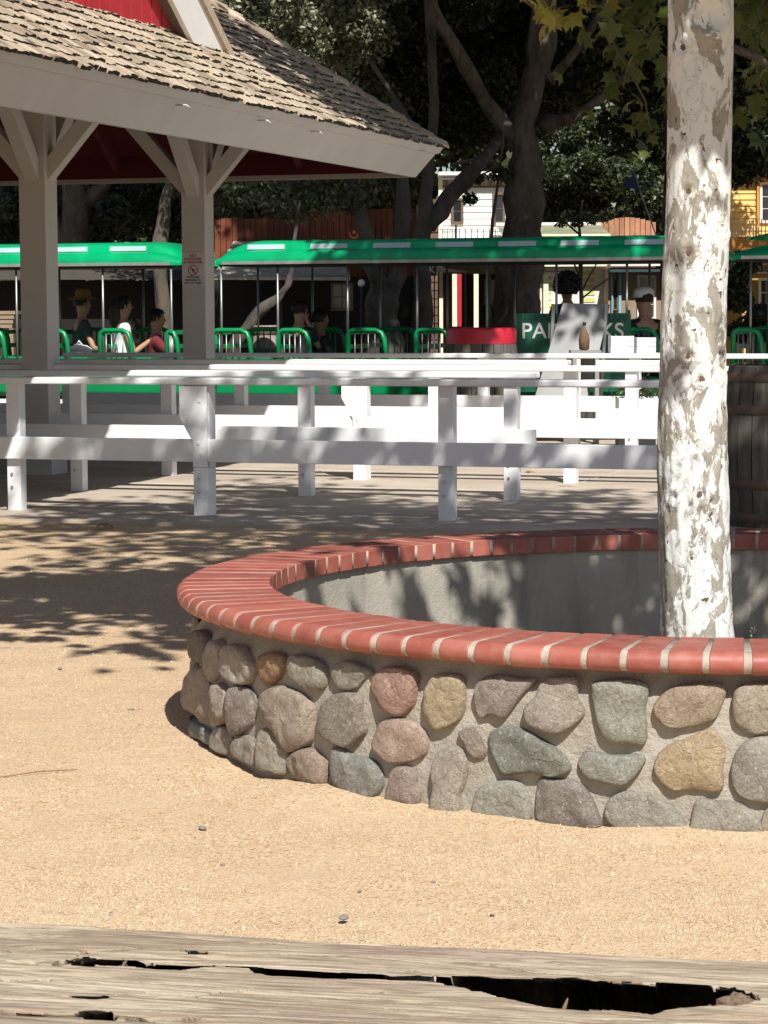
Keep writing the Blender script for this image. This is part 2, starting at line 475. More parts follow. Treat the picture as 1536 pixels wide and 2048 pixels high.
STEEL = simple('galvanised_pole', (0.30, 0.30, 0.29), 0.4, 0.1, 5, 0.0, metal=0.7)
BLACK = simple('black_undercarriage', (0.02, 0.02, 0.02), 0.7, 0.2, 5, 0.2)
IRON = simple('rusty_hoop', (0.07, 0.065, 0.06), 0.6, 0.3, 12, 0.3, 60, col2=(0.15, 0.085, 0.055))
BARW = simple('barrel_oak', (0.06, 0.055, 0.05), 0.85, 0.2, 3, 0.5, 30, stretch=(6, 6, 0.8), col2=(0.15, 0.13, 0.105), rnd=0.2)
OAKBARK = m_trunk('oak_bark', (0.04, 0.032, 0.026), (0.15, 0.125, 0.10))
OAKBARK2 = m_trunk('mottled_oak_bark', (0.022, 0.019, 0.016), (0.12, 0.105, 0.09), 3.5)
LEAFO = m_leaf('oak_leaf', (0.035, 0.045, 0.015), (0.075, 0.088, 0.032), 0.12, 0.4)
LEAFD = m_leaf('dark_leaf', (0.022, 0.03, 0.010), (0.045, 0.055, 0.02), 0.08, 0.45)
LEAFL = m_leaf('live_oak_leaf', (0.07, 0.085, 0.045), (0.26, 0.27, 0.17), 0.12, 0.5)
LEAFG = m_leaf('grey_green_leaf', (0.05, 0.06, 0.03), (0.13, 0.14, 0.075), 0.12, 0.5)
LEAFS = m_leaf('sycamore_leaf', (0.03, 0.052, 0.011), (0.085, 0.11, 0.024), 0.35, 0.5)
LEAFY = m_leaf('yellowing_leaf', (0.12, 0.13, 0.02), (0.30, 0.28, 0.05), 0.35, 0.5)
DRYLEAF = simple('dry_leaf', (0.30, 0.17, 0.07), 0.9, 0.3, 20, 0)
GLASS = m_glass('dark_window_glass')
BROWNW = simple('brown_boards', (0.13, 0.075, 0.045), 0.85, 0.25, 3, 0.3, 30, rnd=0.2)
RUSTW = simple('rust_red_boards', (0.11, 0.028, 0.013), 0.85, 0.3, 1.2, 0.3, 30, col2=(0.18, 0.055, 0.02), rnd=0.3)
FENCEW = simple('cedar_boards', (0.42, 0.20, 0.11), 0.85, 0.25, 3, 0.3, 30, rnd=0.2)
CLAPW = simple('white_clapboard', (0.80, 0.79, 0.76), 0.6, 0.05, 3, 0.05, 30, rnd=0.04)
CLAPY = simple('yellow_clapboard', (0.76, 0.53, 0.16), 0.65, 0.06, 3, 0.05, 30, rnd=0.04)
ORANGET = simple('orange_trim', (0.60, 0.26, 0.04), 0.6, 0.1, 3, 0.05)
CLAPG = simple('lime_clapboard', (0.52, 0.50, 0.13), 0.65, 0.06, 3, 0.05, 30, rnd=0.05)
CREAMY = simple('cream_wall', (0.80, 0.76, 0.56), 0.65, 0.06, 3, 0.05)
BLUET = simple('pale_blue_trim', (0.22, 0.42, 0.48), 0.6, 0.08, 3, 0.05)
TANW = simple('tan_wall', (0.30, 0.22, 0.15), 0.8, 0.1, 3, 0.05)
WINBR = simple('brown_window_trim', (0.13, 0.085, 0.065), 0.6, 0.1, 3, 0.05)
ROOFG = simple('mossy_roof', (0.24, 0.24, 0.15), 0.9, 0.3, 3, 0.3, 30)
ROOFL = simple('pale_shingle_roof', (0.42, 0.39, 0.33), 0.9, 0.3, 3, 0.3, 30)
SIGNG = simple('banner_green', (0.0, 0.10, 0.055), 0.5, 0.08, 3, 0)
SIGNW = simple('sign_white', (0.62, 0.60, 0.60), 0.5, 0.04, 3, 0)
INKR = simple('sign_red_ink', (0.32, 0.01, 0.03), 0.5, 0.02, 3, 0)
INKG = simple('sign_dark_ink', (0.01, 0.07, 0.07), 0.5, 0.02, 3, 0)
INKW = simple('sign_white_ink', (0.72, 0.74, 0.72), 0.5, 0.02, 3, 0)
REDP = simple('red_rim_paint', (0.50, 0.02, 0.04), 0.4, 0.1, 5, 0.1)
GREYB = simple('grey_board', (0.27, 0.27, 0.265), 0.6, 0.08, 4, 0.05)
PINKW = simple('weathered_pink_wood', (0.40, 0.31, 0.27), 0.85, 0.3, 3, 0.4, 30, stretch=(5, 5, 0.8))
SKIN = simple('skin', (0.42, 0.22, 0.14), 0.5, 0.05, 8, 0)
SKIN2 = simple('brown_skin', (0.26, 0.13, 0.08), 0.5, 0.05, 8, 0)
HAIR = simple('dark_hair', (0.015, 0.011, 0.009), 0.6, 0.3, 30, 0.6, 80, stretch=(1, 1, 0.4))
CBLK = simple('black_cloth', (0.015, 0.016, 0.02), 0.85, 0.2, 8, 0.2)
CWHT = simple('white_cloth', (0.72, 0.74, 0.76), 0.8, 0.06, 8, 0.2)
CMAR = simple('maroon_cloth', (0.16, 0.012, 0.02), 0.85, 0.15, 8, 0.2)
CGRY = simple('charcoal_cloth', (0.05, 0.05, 0.055), 0.85, 0.2, 8, 0.2)
STRAW = simple('straw_hat', (0.26, 0.16, 0.06), 0.85, 0.2, 20, 0.3)

# ------------------------------------------------------------ setting: ground
def grid_mesh(name, x0, x1, y0, y1, nx, ny, zf, mat):
    X = np.linspace(x0, x1, nx); Y = np.linspace(y0, y1, ny)
    V = np.array([(x, y, zf(x, y)) for y in Y for x in X])
    i = np.arange(nx - 1)[None, :] + nx * np.arange(ny - 1)[:, None]; i = i.ravel()
    return np_mesh(name, V, np.stack([i, i + 1, i + nx + 1, i + nx], 1), mat, True)
PC = Vector((1.185, 8.053, 0)); PR = 1.815; PSY = 0.959       # planter centre and wall radius
def gz(x, y):
    p = Vector((x * 0.9, y * 0.9, 0))
    z = noise.noise(p) * 0.014 + noise.noise(p * 4.1) * 0.008 + noise.noise(p * 11) * 0.0042 + noise.noise(p * 23) * 0.0016
    d = math.hypot(x - PC.x, (y - PC.y) / PSY) - PR
    if -.1 < d < 0.3: z += 0.024 * (1 - max(d, 0) / 0.3) * (0.6 + noise.noise(Vector((x * 3, y * 3, 5))))
    return z - 0.006
mb = MB().box(-400, 400, -400, 400, -0.6, -0.08)
tag(mb.build('ground', SAND), kind='structure')
tag(link('gravel_path', grid_mesh('gravel_path', -9, 9, -2, 16.6, 420, 420, gz, SAND)), kind='structure')
# concrete slab of the queue area: irregular near edge spilt over with sand
def slab():
    V = []; F = []
    n = 220
    a = [st(-16 + 30 * i / n, 14.22 + 0.09 * noise.noise(Vector((i * 0.21, 0, 3))) + 0.03 * noise.noise(Vector((i * 0.9, 0, 3)))) for i in range(n + 1)]
    b = [st(-16 + 30 * i / n, 24.4) for i in range(n + 1)]
    for i in range(n + 1):
        V += [(a[i].x, a[i].y, -0.05), (a[i].x, a[i].y, 0.012), (b[i].x, b[i].y, 0.012), (b[i].x, b[i].y, -0.05)]
    for i in range(n):
        for k in range(3): F.append((i * 4 + k, (i + 1) * 4 + k, (i + 1) * 4 + k + 1, i * 4 + k + 1))
    me = bpy.data.meshes.new('concrete_slab'); me.from_pydata(V, [], F); me.materials.append(CONC)
    return link('concrete_slab', me)
S_ = tag(slab(), kind='structure')
# tooled joints of the slab
mj = MB()
for n_ in (-9.3, -6.9, -4.5, -2.1, 0.3):
    mj.bar(st(n_, 14.3, 0.0135), st(n_, 24.3, 0.0135), 0.012, 0.004)
for m_ in (17.35, 19.1, 21.6):
    mj.bar(st(-13, m_, 0.0135), st(6, m_, 0.0135), 0.012, 0.004)
o = mj.build('slab_joint', simple('joint_pale', (0.55, 0.5, 0.42), 0.9)); o.parent = S_
# soil bed under train and far plain
mb = MB(); q = [st(-40, 24.4), st(40, 24.4), st(40, 90), st(-40, 90)]
mb.add([(p.x, p.y, -0.03) for p in q] + [(p.x, p.y, 0.004) for p in q], [(3, 2, 1, 0), (4, 5, 6, 7), (0, 1, 5, 4), (1, 2, 6, 5), (2, 3, 7, 6), (3, 0, 4, 7)])
tag(mb.build('track_bed', simple('dirt', (0.24, 0.18, 0.13), 0.95, 0.3, 2, 0.5, 30)), kind='structure')

# loose grains and chips on the path
def chips():
    oct_v = np.array([(1, 0, 0), (-1, 0, 0), (0, 1, 0), (0, -1, 0), (0, 0, .6), (0, 0, -.6)]) * 0.5
    oct_f = np.array([(0, 2, 4), (2, 1, 4), (1, 3, 4), (3, 0, 4), (2, 0, 5), (1, 2, 5), (3, 1, 5), (0, 3, 5)])
    N = 125000
    d = 5.2 / (1 - RNG.random(N) * 0.62); x = (RNG.random(N) * 2 - 1) * d * 0.185
    keep = np.hypot(x - PC.x, (d - PC.y) / PSY) > PR + 0.02
    x, d = x[keep], d[keep]
    cl = np.array([noise.noise(Vector((a * 2.2, b * 2.2, 9))) for a, b in zip(x, d)])
    keep = RNG.random(len(x)) < np.clip(0.55 + cl * 1.3, 0.12, 1); x, d = x[keep], d[keep]
    z = np.array([gz(a, b) for a, b in zip(x, d)])
    s = RNG.gamma(3.2, 0.0010, len(x)) + 0.0020
    m = m_leaf('granite_grain', (0.43, 0.325, 0.208), (0.57, 0.445, 0.298), 0.0, 0.9)
    me = scatter('loose_gravel', oct_v, oct_f, np.stack([x, d, z + s * 0.1], 1), rand_rots(len(x)), s, m)
    tag(link('loose_gravel', me), kind='stuff')
chips()
def pebble_mesh(name, seed):
    mb = MB(); n, k = 8, 5; V = []
    for i in range(1, k):
        for j in range(n):
            a = math.pi * i / k; b = 2 * math.pi * j / n
            p = Vector((math.sin(a) * math.cos(b), math.sin(a) * math.sin(b) * 0.75, math.cos(a) * 0.45))
            V.append(p * (1 + 0.3 * noise.noise(p * 1.7 + Vector((seed, 0, 0)))))
    V += [Vector((0, 0, 0.45)), Vector((0, 0, -0.4))]
    F = [(i * n + j, (i + 1) * n + j, (i + 1) * n + (j + 1) % n, i * n + (j + 1) % n) for i in range(k - 2) for j in range(n)]
    F += [(j, (j + 1) % n, len(V) - 2) for j in range(n)] + [((k - 2) * n + (j + 1) % n, (k - 2) * n + j, len(V) - 1) for j in range(n)]
    mb.add(V, F, True); return mb.mesh(name)
PEBM = [pebble_mesh('pebble', s) for s in (1, 5, 9)]
PEBG = simple('grey_pebble', (0.22, 0.20, 0.18), 0.8, 0.3, 30, 0.3, 90)
for me in PEBM: me.materials.append(PEBG)
PEB = [(405, 1658, 11, 'largest grey pebble lying on the open sand left of the planter'),
       (688, 1837, 13, 'small dark curled pebble on sand just above the timber rail'),
       (1377, 1849, 8, 'round grey pebble on sand near the right end of the timber rail'),
       (1050, 1788, 7, 'dark pebble on sand midway between planter and timber rail, right of centre'),
       (262, 1420, 7, 'grey pebble on sand just left of the planter base'),
       (120, 1338, 6, 'small pebble at the shade edge far left on the sand'),
       (445, 1730, 6, 'small pebble on bare sand below the largest grey pebble'),
       (866, 1765, 6, 'small brown pebble on sand below the middle of the planter'),
       (222, 1826, 5, 'tiny pebble beside the left part of the timber rail'),
       (985, 1830, 6, 'little dark pebble on sand close above the timber rail centre'),
       (720, 1782, 5, 'tiny pale pebble on the sand in the middle foreground')]
for i, (x, y, r, lab) in enumerate(PEB):
    p = onz(x, y); s = r * p.y / FPX
    o = link('pebble', PEBM[i % 3], None, None, (p.x, p.y, s * 0.2), random.random() * 6)
    o.scale = (s, s, s * 0.8); tag(o, lab, 'pebble', 'pebbles lying on the sand')
# a thin twig
a, b = onz(0, 1557), onz(155, 1541)
mb = MB().tube([a + Vector((0, 0, .004)), (a + b) / 2 + Vector((0, .01, .007)), b + Vector((0, 0, .003))], [.0016, .002, .001], 5)
tag(mb.build('twig', simple('twig_brown', (0.22, 0.11, 0.05), 0.8)), 'thin brown twig lying on the sand at the left edge', 'twig')
# fallen leaves
LEAFP = [(0, -.5), (.18, -.25), (.5, -.3), (.36, -.02), (.52, .22), (.22, .2), (0, .55), (-.22, .2), (-.52, .22), (-.36, -.02), (-.5, -.3), (-.18, -.25)]
def leaf_tpl(curl=0.3):
    V = [(0, 0, 0.0)] + [(x, y, -curl * (x * x * 3.2 + y * y * 1.4) + .10 * x * y) for x, y in LEAFP]
    return np.array(V), np.array([(0, i + 1, (i + 1) % 12 + 1) for i in range(12)])
LT, LF = leaf_tpl()
for i, (x, y, lab) in enumerate([(210, 1049, 'dark dry leaf lying on shaded concrete left of the second fence post'), (1062, 944, 'orange brown leaf on sunlit concrete right of the third front post')]):
    p = onz(x, y, 0.016)
    me = scatter('fallen_leaf', LT, LF, np.array([[0, 0, 0.012]]), rand_rots(1, 3), np.array([0.12]), DRYLEAF)
    tag(link('fallen_leaf', me, None, None, (p.x, p.y, 0.014)), lab, 'leaf')
# ------------------------------------------------------------ foreground timber rail with splits
def timber():
    ZT = 0.92
    A = onz(0, 1832, ZT); B = onz(1536, 1905, ZT)
    ux = (B - A).normalized(); uy = Vector((-ux.y, ux.x, 0))
    O = A.lerp(B, 0.5); W = 0.36
    root = thing('timber_rail', 'weathered brown timber rail with long deep splits across the foreground', 'timber rail', (O.x, O.y, ZT), math.atan2(ux.y, ux.x))
    def loc(x, y):
        p = onz(x, y, ZT) - O
        return p.dot(ux), p.dot(uy)
    # splits: list of (x, y_upper, y_lower, depth)
    def z7(*q): return [(x / 2, 1780 + a / 2, 1780 + b / 2, d) for x, a, b, d in q]
    def z8(*q): return [(768 + x / 2, 1780 + a / 2, 1780 + b / 2, d) for x, a, b, d in q]
    CR = [z7((60, 290, 292, .002), (200, 292, 300, .012), (330, 262, 298, .02), (440, 272, 306, .03), (545, 278, 308, .03), (640, 298, 314, .03), (740, 305, 315, .03), (860, 306, 312, .012), (1000, 312, 320, .02), (1110, 318, 352, .045), (1300, 328, 360, .05), (1536, 340, 358, .04)) +
          z8((30, 346, 366, .03), (130, 344, 366, .035), (240, 348, 378, .045), (330, 350, 395, .06), (500, 352, 432, .065), (700, 360, 470, .07), (900, 352, 478, .07), (1120, 356, 482, .065), (1300, 366, 472, .05), (1380, 380, 464, .03), (1460, 410, 462, .018), (1505, 435, 452, .004)),
          z7((290, 268, 270, .002), (340, 240, 262, .006), (560, 236, 244, .004), (680, 240, 246, .008), (760, 252, 262, .014), (900, 262, 268, .01), (1200, 268, 276, .006), (1536, 284, 290, .004)),
          z7((0, 372, 376, .004), (250, 368, 374, .006), (560, 368, 374, .005), (760, 376, 382, .004), (1000, 388, 394, .003), (1536, 398, 402, .002)),
          z7((215, 428, 430, .004), (300, 430, 442, .016), (400, 434, 450, .02), (440, 428, 448, .012), (490, 428, 430, .002)),
          z7((0, 478, 484, .004), (120, 486, 500, .012), (300, 494, 506, .02), (380, 488, 524, .03), (440, 486, 524, .025), (470, 516, 524, .01), (600, 518, 526, .006), (900, 522, 527, .003)),
          z7((100, 158, 162, .004), (240, 158, 164, .005), (290, 160, 163, .001)), z7((1000, 216, 220, .002), (1040, 214, 226, .006), (1110, 216, 224, .004)),
          z8((0, 282, 286, .004), (200, 290, 298, .006), (420, 300, 304, .005), (540, 318, 324, .006), (700, 330, 334, .004), (1000, 340, 343, .001)),
          z8((0, 330, 334, .004), (120, 326, 332, .005), (210, 345, 352, .006)),
          z8((0, 470, 473, .003), (300, 500, 506, .005), (700, 505, 509, .003)),
          z7((590, 405, 425, .001), (760, 420, 432, .003), (1000, 400, 404, .001)),
          z8((900, 290, 293, .002), (1250, 300, 305, .003), (1536, 312, 315, .003)), z7((0, 245, 248, .004), (180, 232, 240, .006), (330, 238, 241, .001))]
    nu, nv = 900, 420
    U_ = np.concatenate([np.linspace(-1.9, -0.36, 60)[:-1], np.linspace(-0.36, 0.36, nu), np.linspace(0.36, 1.9, 60)[1:]])
    Vv = np.concatenate([np.linspace(-W, -0.245, 30)[:-1], np.linspace(-0.245, 0, nv - 29)])
    UU, VV = np.meshgrid(U_, Vv)
    def fn(x, y, s=0):    # cheap smooth value noise
        xi, yi = np.floor(x).astype(int), np.floor(y).astype(int); xf, yf = x - xi, y - yi
        def h(a, b):
            k = (a * 374761393 + b * 668265263 + s * 974711) & 0xffffffff
            k = ((k ^ (k >> 13)) * 1274126177) & 0xffffffff
            return ((k ^ (k >> 16)) & 0xffff) / 65535.0
        xs, ys = xf * xf * (3 - 2 * xf), yf * yf * (3 - 2 * yf)
        return (h(xi, yi) * (1 - xs) + h(xi + 1, yi) * xs) * (1 - ys) + (h(xi, yi + 1) * (1 - xs) + h(xi + 1, yi + 1) * xs) * ys - .5
    wv = 0.006 * fn(UU * 5, VV * 9, 1) + 0.012 * fn(UU * 1.6, VV * 3, 2)
    V2 = VV + wv
    Z = 0.005 * fn(UU * 3, V2 * 22, 3) + 0.0030 * fn(UU * 6, V2 * 90, 4) + 0.0020 * fn(UU * 10, V2 * 230, 5) + 0.0009 * fn(UU * 30, V2 * 600, 6)
    # raised fibres between weather checks
    ck = np.abs(fn(UU * 2.2, V2 * 75, 8)); Z -= 0.0040 * np.clip(1 - ck / 0.045, 0, 1) * np.clip(fn(UU * 4, V2 * 12, 9) * 4 + 1, 0, 1)
    ck = np.abs(fn(UU * 3.1 + 7, V2 * 140, 18)); Z -= 0.0022 * np.clip(1 - ck / 0.04, 0, 1)
    SH = np.zeros_like(Z)
    for q in CR:
        pu = np.array([loc(x, a)[0] for x, a, b, d in q]); va = np.array([loc(x, a)[1] for x, a, b, d in q])
        vb = np.array([loc(x, b)[1] for x, a, b, d in q]); dd = np.array([d for x, a, b, d in q])
        top = np.interp(UU, pu, va, left=9, right=9) + 0.0008 * fn(UU * 60, VV * 0 + 1, 11); bot = np.interp(UU, pu, vb, left=9, right=9) + 0.0012 * fn(UU * 45, VV * 0 + 4, 12)
        dep = np.interp(UU, pu, dd)
        mid, hw = (top + bot) / 2, np.maximum((top - bot) / 2 * np.where((top - bot) < .022, .62, .95), 0.0008)
        dep = np.where(dep > .012, dep * 1.7, dep + .002)
        t = np.clip((hw - np.abs(VV - mid)) / np.minimum(hw * 0.4, 0.0022) + 0.3, 0, 1)
        inside = (UU > pu.min()) & (UU < pu.max())
        Z = np.where(inside, Z - dep * t * (1 + 0.25 * fn(UU * 40, VV * 300, 13)), Z)
        s_ = np.clip((VV - bot) / np.maximum(top - bot, .0008), 0, 1.0)
        SH = np.where(inside, np.maximum(SH, t * dep * (0.5 + 3.7 * np.clip((dep - .014) / .035, 0, 1)) * np.clip((s_ - .3) / .25, 0, 1)), SH)
    # worn far edge
    e = np.clip((VV + 0.03 + 0.008 * fn(UU * 9, VV * 0, 14)) / 0.03, 0, 1)
    Z -= 0.018 * e ** 2.2
    SH = np.minimum(SH, np.maximum(0, -0.014 - VV))
    V = np.stack([UU.ravel(), (VV + SH).ravel(), Z.ravel()], 1)
    n = len(U_); i = (np.arange(n - 1)[None, :] + n * np.arange(nv - 1)[:, None]).ravel()
    F = np.stack([i, i + 1, i + n + 1, i + n], 1)
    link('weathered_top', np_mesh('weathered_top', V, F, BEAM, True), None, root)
    body = MB()
    zz = Z[-1]; far = [(U_[k], 0.0, zz[k]) for k in range(0, n, 4)] + [(U_[-1], 0.0, zz[-1])]
    base = [(p[0], 0.004, -0.2) for p in far]; m = len(far)
    body.add(far + base, [(k, k + 1, m + k + 1, m + k) for k in range(m - 1)])
    body.box(-1.9, 1.9, -W, -0.002, -0.2, -0.12); body.box(-1.9, 1.9, -W - 0.01, -W, -0.2, -0.01)
    body.box(-1.9, -1.88, -W, 0, -0.2, -0.01); body.box(1.88, 1.9, -W, 0, -0.2, -0.01)
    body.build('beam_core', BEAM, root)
    for x in (-1.6, 1.6):
        MB().box(x - .1, x + .1, -W / 2 - .1, -W / 2 + .1, -ZT, -0.2).build('post', BEAM, root)
    # crumbled rotten wood at the end of the big split
    rr_ = random.Random(2); dm = simple('rotten_wood', (0.17, 0.115, 0.075), 0.95, 0.4, 60, 0.8, 200)
    for x, y, s, dz in ((1462, 1996, 26, -.010), (1478, 1990, 20, -.006), (1440, 2002, 20, -.016), (1494, 1998, 16, -.006), (1418, 2006, 14, -.016), (1425, 1990, 22, -.030), (1395, 2009, 10, -.015), (1372, 2011, 9, -.016), (1350, 2013, 8, -.016)):
        u, v = loc(x, y); s *= 1.5 * 1.68 / FPX / 2; dz *= .45; V = []; n, k = 10, 6
        for i in range(k + 1):
            for j in range(n):
                a = math.pi * (i + .001) / (k + .002); b = 2 * math.pi * j / n
                p = Vector((math.sin(a) * math.cos(b) * 1.5, math.sin(a) * math.sin(b), math.cos(a) * .8))
                p *= 1 + .45 * noise.noise(p * 1.9 + Vector((x, 0, 0))) + .2 * noise.noise(p * 5 + Vector((x, 0, 0)))
                V.append((u + p.x * s, v + p.y * s, dz + p.z * s))
        F = [(i * n + j, (i + 1) * n + j, (i + 1) * n + (j + 1) % n, i * n + (j + 1) % n) for i in range(k) for j in range(n)]
        MB().add(V, F, False).build('rotten_chunk', dm, root)
    # wood shreds standing in the big split
    shm_ = simple('splinter_wood', (0.17, 0.11, 0.07), 0.9)
    for x, y, h, dx in ((1122, 2003, 11, 12), (232, 1924, 4, 20), (255, 1921, 4, -14)):
        u, v = loc(x, y); s = 1.68 / FPX
        MB().tube([(u, v, -0.03), (u + dx * .4 * s, v + .002, -0.006), (u + dx * s, v + .004, h * .35 * s)], [.0022, .002, .0006], 5).build('splinter', shm_, root)
timber()

# ------------------------------------------------------------ round stone planter
ZB, ZTOP = 0.425, 0.487
ROUT, RIN = PR + 0.058, PR + 0.058 - 0.307
planter = thing('round_planter', 'round stone planter wall capped with red bullnose bricks around the white tree', 'planter', (PC.x, PC.y, 0))
planter.scale = (1, PSY, 1)
def ring_wall():
    n, V, F = 260, [], []
    zs = [-0.1, 0.0, 0.05, 0.1, 0.15, 0.2, 0.25, 0.3, 0.35, 0.40, ZB + 0.004]
    for i, z in enumerate(zs):
        for k in range(n):
            t = 2 * math.pi * k / n; c = Vector((math.cos(t), math.sin(t), 0))
            r = PR - 0.012 + 0.012 * noise.noise(c * 14 + Vector((0, 0, z * 9))) + 0.007 * noise.noise(c * 40 + Vector((0, 0, z * 25)))
            if z > 0.37: r -= 0.032
            V.append(c * r + Vector((0, 0, z)))
    for i in range(len(zs) - 1):
        for k in range(n): F.append((i * n + k, i * n + (k + 1) % n, (i + 1) * n + (k + 1) % n, (i + 1) * n + k))
    mb = MB().add(V, F, True); mb.build('mortar_wall', MORTAR, planter)
    V, F = [], []
    zs = [0.0, 0.08, 0.16, 0.24, 0.32, ZB + 0.004]
    for z in zs:
        for k in range(n):
            t = 2 * math.pi * k / n; c = Vector((math.cos(t), math.sin(t), 0))
            r = RIN + 0.022 + 0.006 * noise.noise(c * 9 + Vector((0, 0, z * 7)))
            V.append(c * r + Vector((0, 0, z)))
    for i in range(len(zs) - 1):
        for k in range(n): F.append((i * n + (k + 1) % n, i * n + k, (i + 1) * n + k, (i + 1) * n + (k + 1) % n))
    MB().add(V, F, True).build('inner_wall', PWALL, planter)
    # joint bed between the bricks, a little shrunk, and the bedding below them
    prof = brick_profile(-0.0022)
    V = []
    for k in range(n):
        t = 2 * math.pi * k / n
        for r, z in prof: V.append((r * math.cos(t), r * math.sin(t), z))
    m = len(prof)
    F = [(k * m + i, k * m + (i + 1) % m, ((k + 1) % n) * m + (i + 1) % m, ((k + 1) % n) * m + i) for k in range(n) for i in range(m)]
    MB().add(V, F, True).build('joint_mortar', JOINT, planter)
def brick_profile(g=0.0):
    ro, ri, zb, zt = ROUT + g, RIN - g, ZB - g, ZTOP + g
    rr = 0.034; P = [(ri, zb), (ri, zt)]
    cx, cz = ro - rr, (zb + zt) / 2
    hz = (zt - zb) / 2
    for i in range(11):
        a = math.pi / 2 - math.pi * i / 10
        P.append((cx + rr * math.cos(a), cz + hz * math.sin(a)))
    return P
ring_wall()
NB = 108
def brick_mesh(seed):
    rnd = random.Random(seed)
    P = brick_profile(0.0); m = len(P); jo = 0.0095; ji = 0.0055
    da = math.pi / NB; V = []
    for s in (-1, 1):
        for r, z in P:
            f = (r - RIN) / (ROUT - RIN); half = r * math.sin(da) - (ji + (jo - ji) * f)
            V.append((r + rnd.uniform(-.001, .001), s * half, z + rnd.uniform(-.0008, .0008)))
    F = [list(range(m)), list(range(m, 2 * m))[::-1]] + [((i + 1) % m, i, m + i, m + (i + 1) % m) for i in range(m)]
    me = bpy.data.meshes.new('brick'); me.from_pydata(V, [], F); me.materials.append(BRICK); smooth(me); me.set_sharp_from_angle(angle=0.7)
    return me
BM = [brick_mesh(s) for s in range(5)]
for i in range(NB):
    o = link('brick', BM[i % 5], None, planter, (0, 0, random.uniform(-.0012, .0012)), 2 * math.pi * (i + 0.32) / NB + random.uniform(-.0012, .0012))
    b = o.modifiers.new('bevel', 'BEVEL'); b.width = 0.0025; b.segments = 2; b.limit_method = 'ANGLE'; b.angle_limit = 0.6

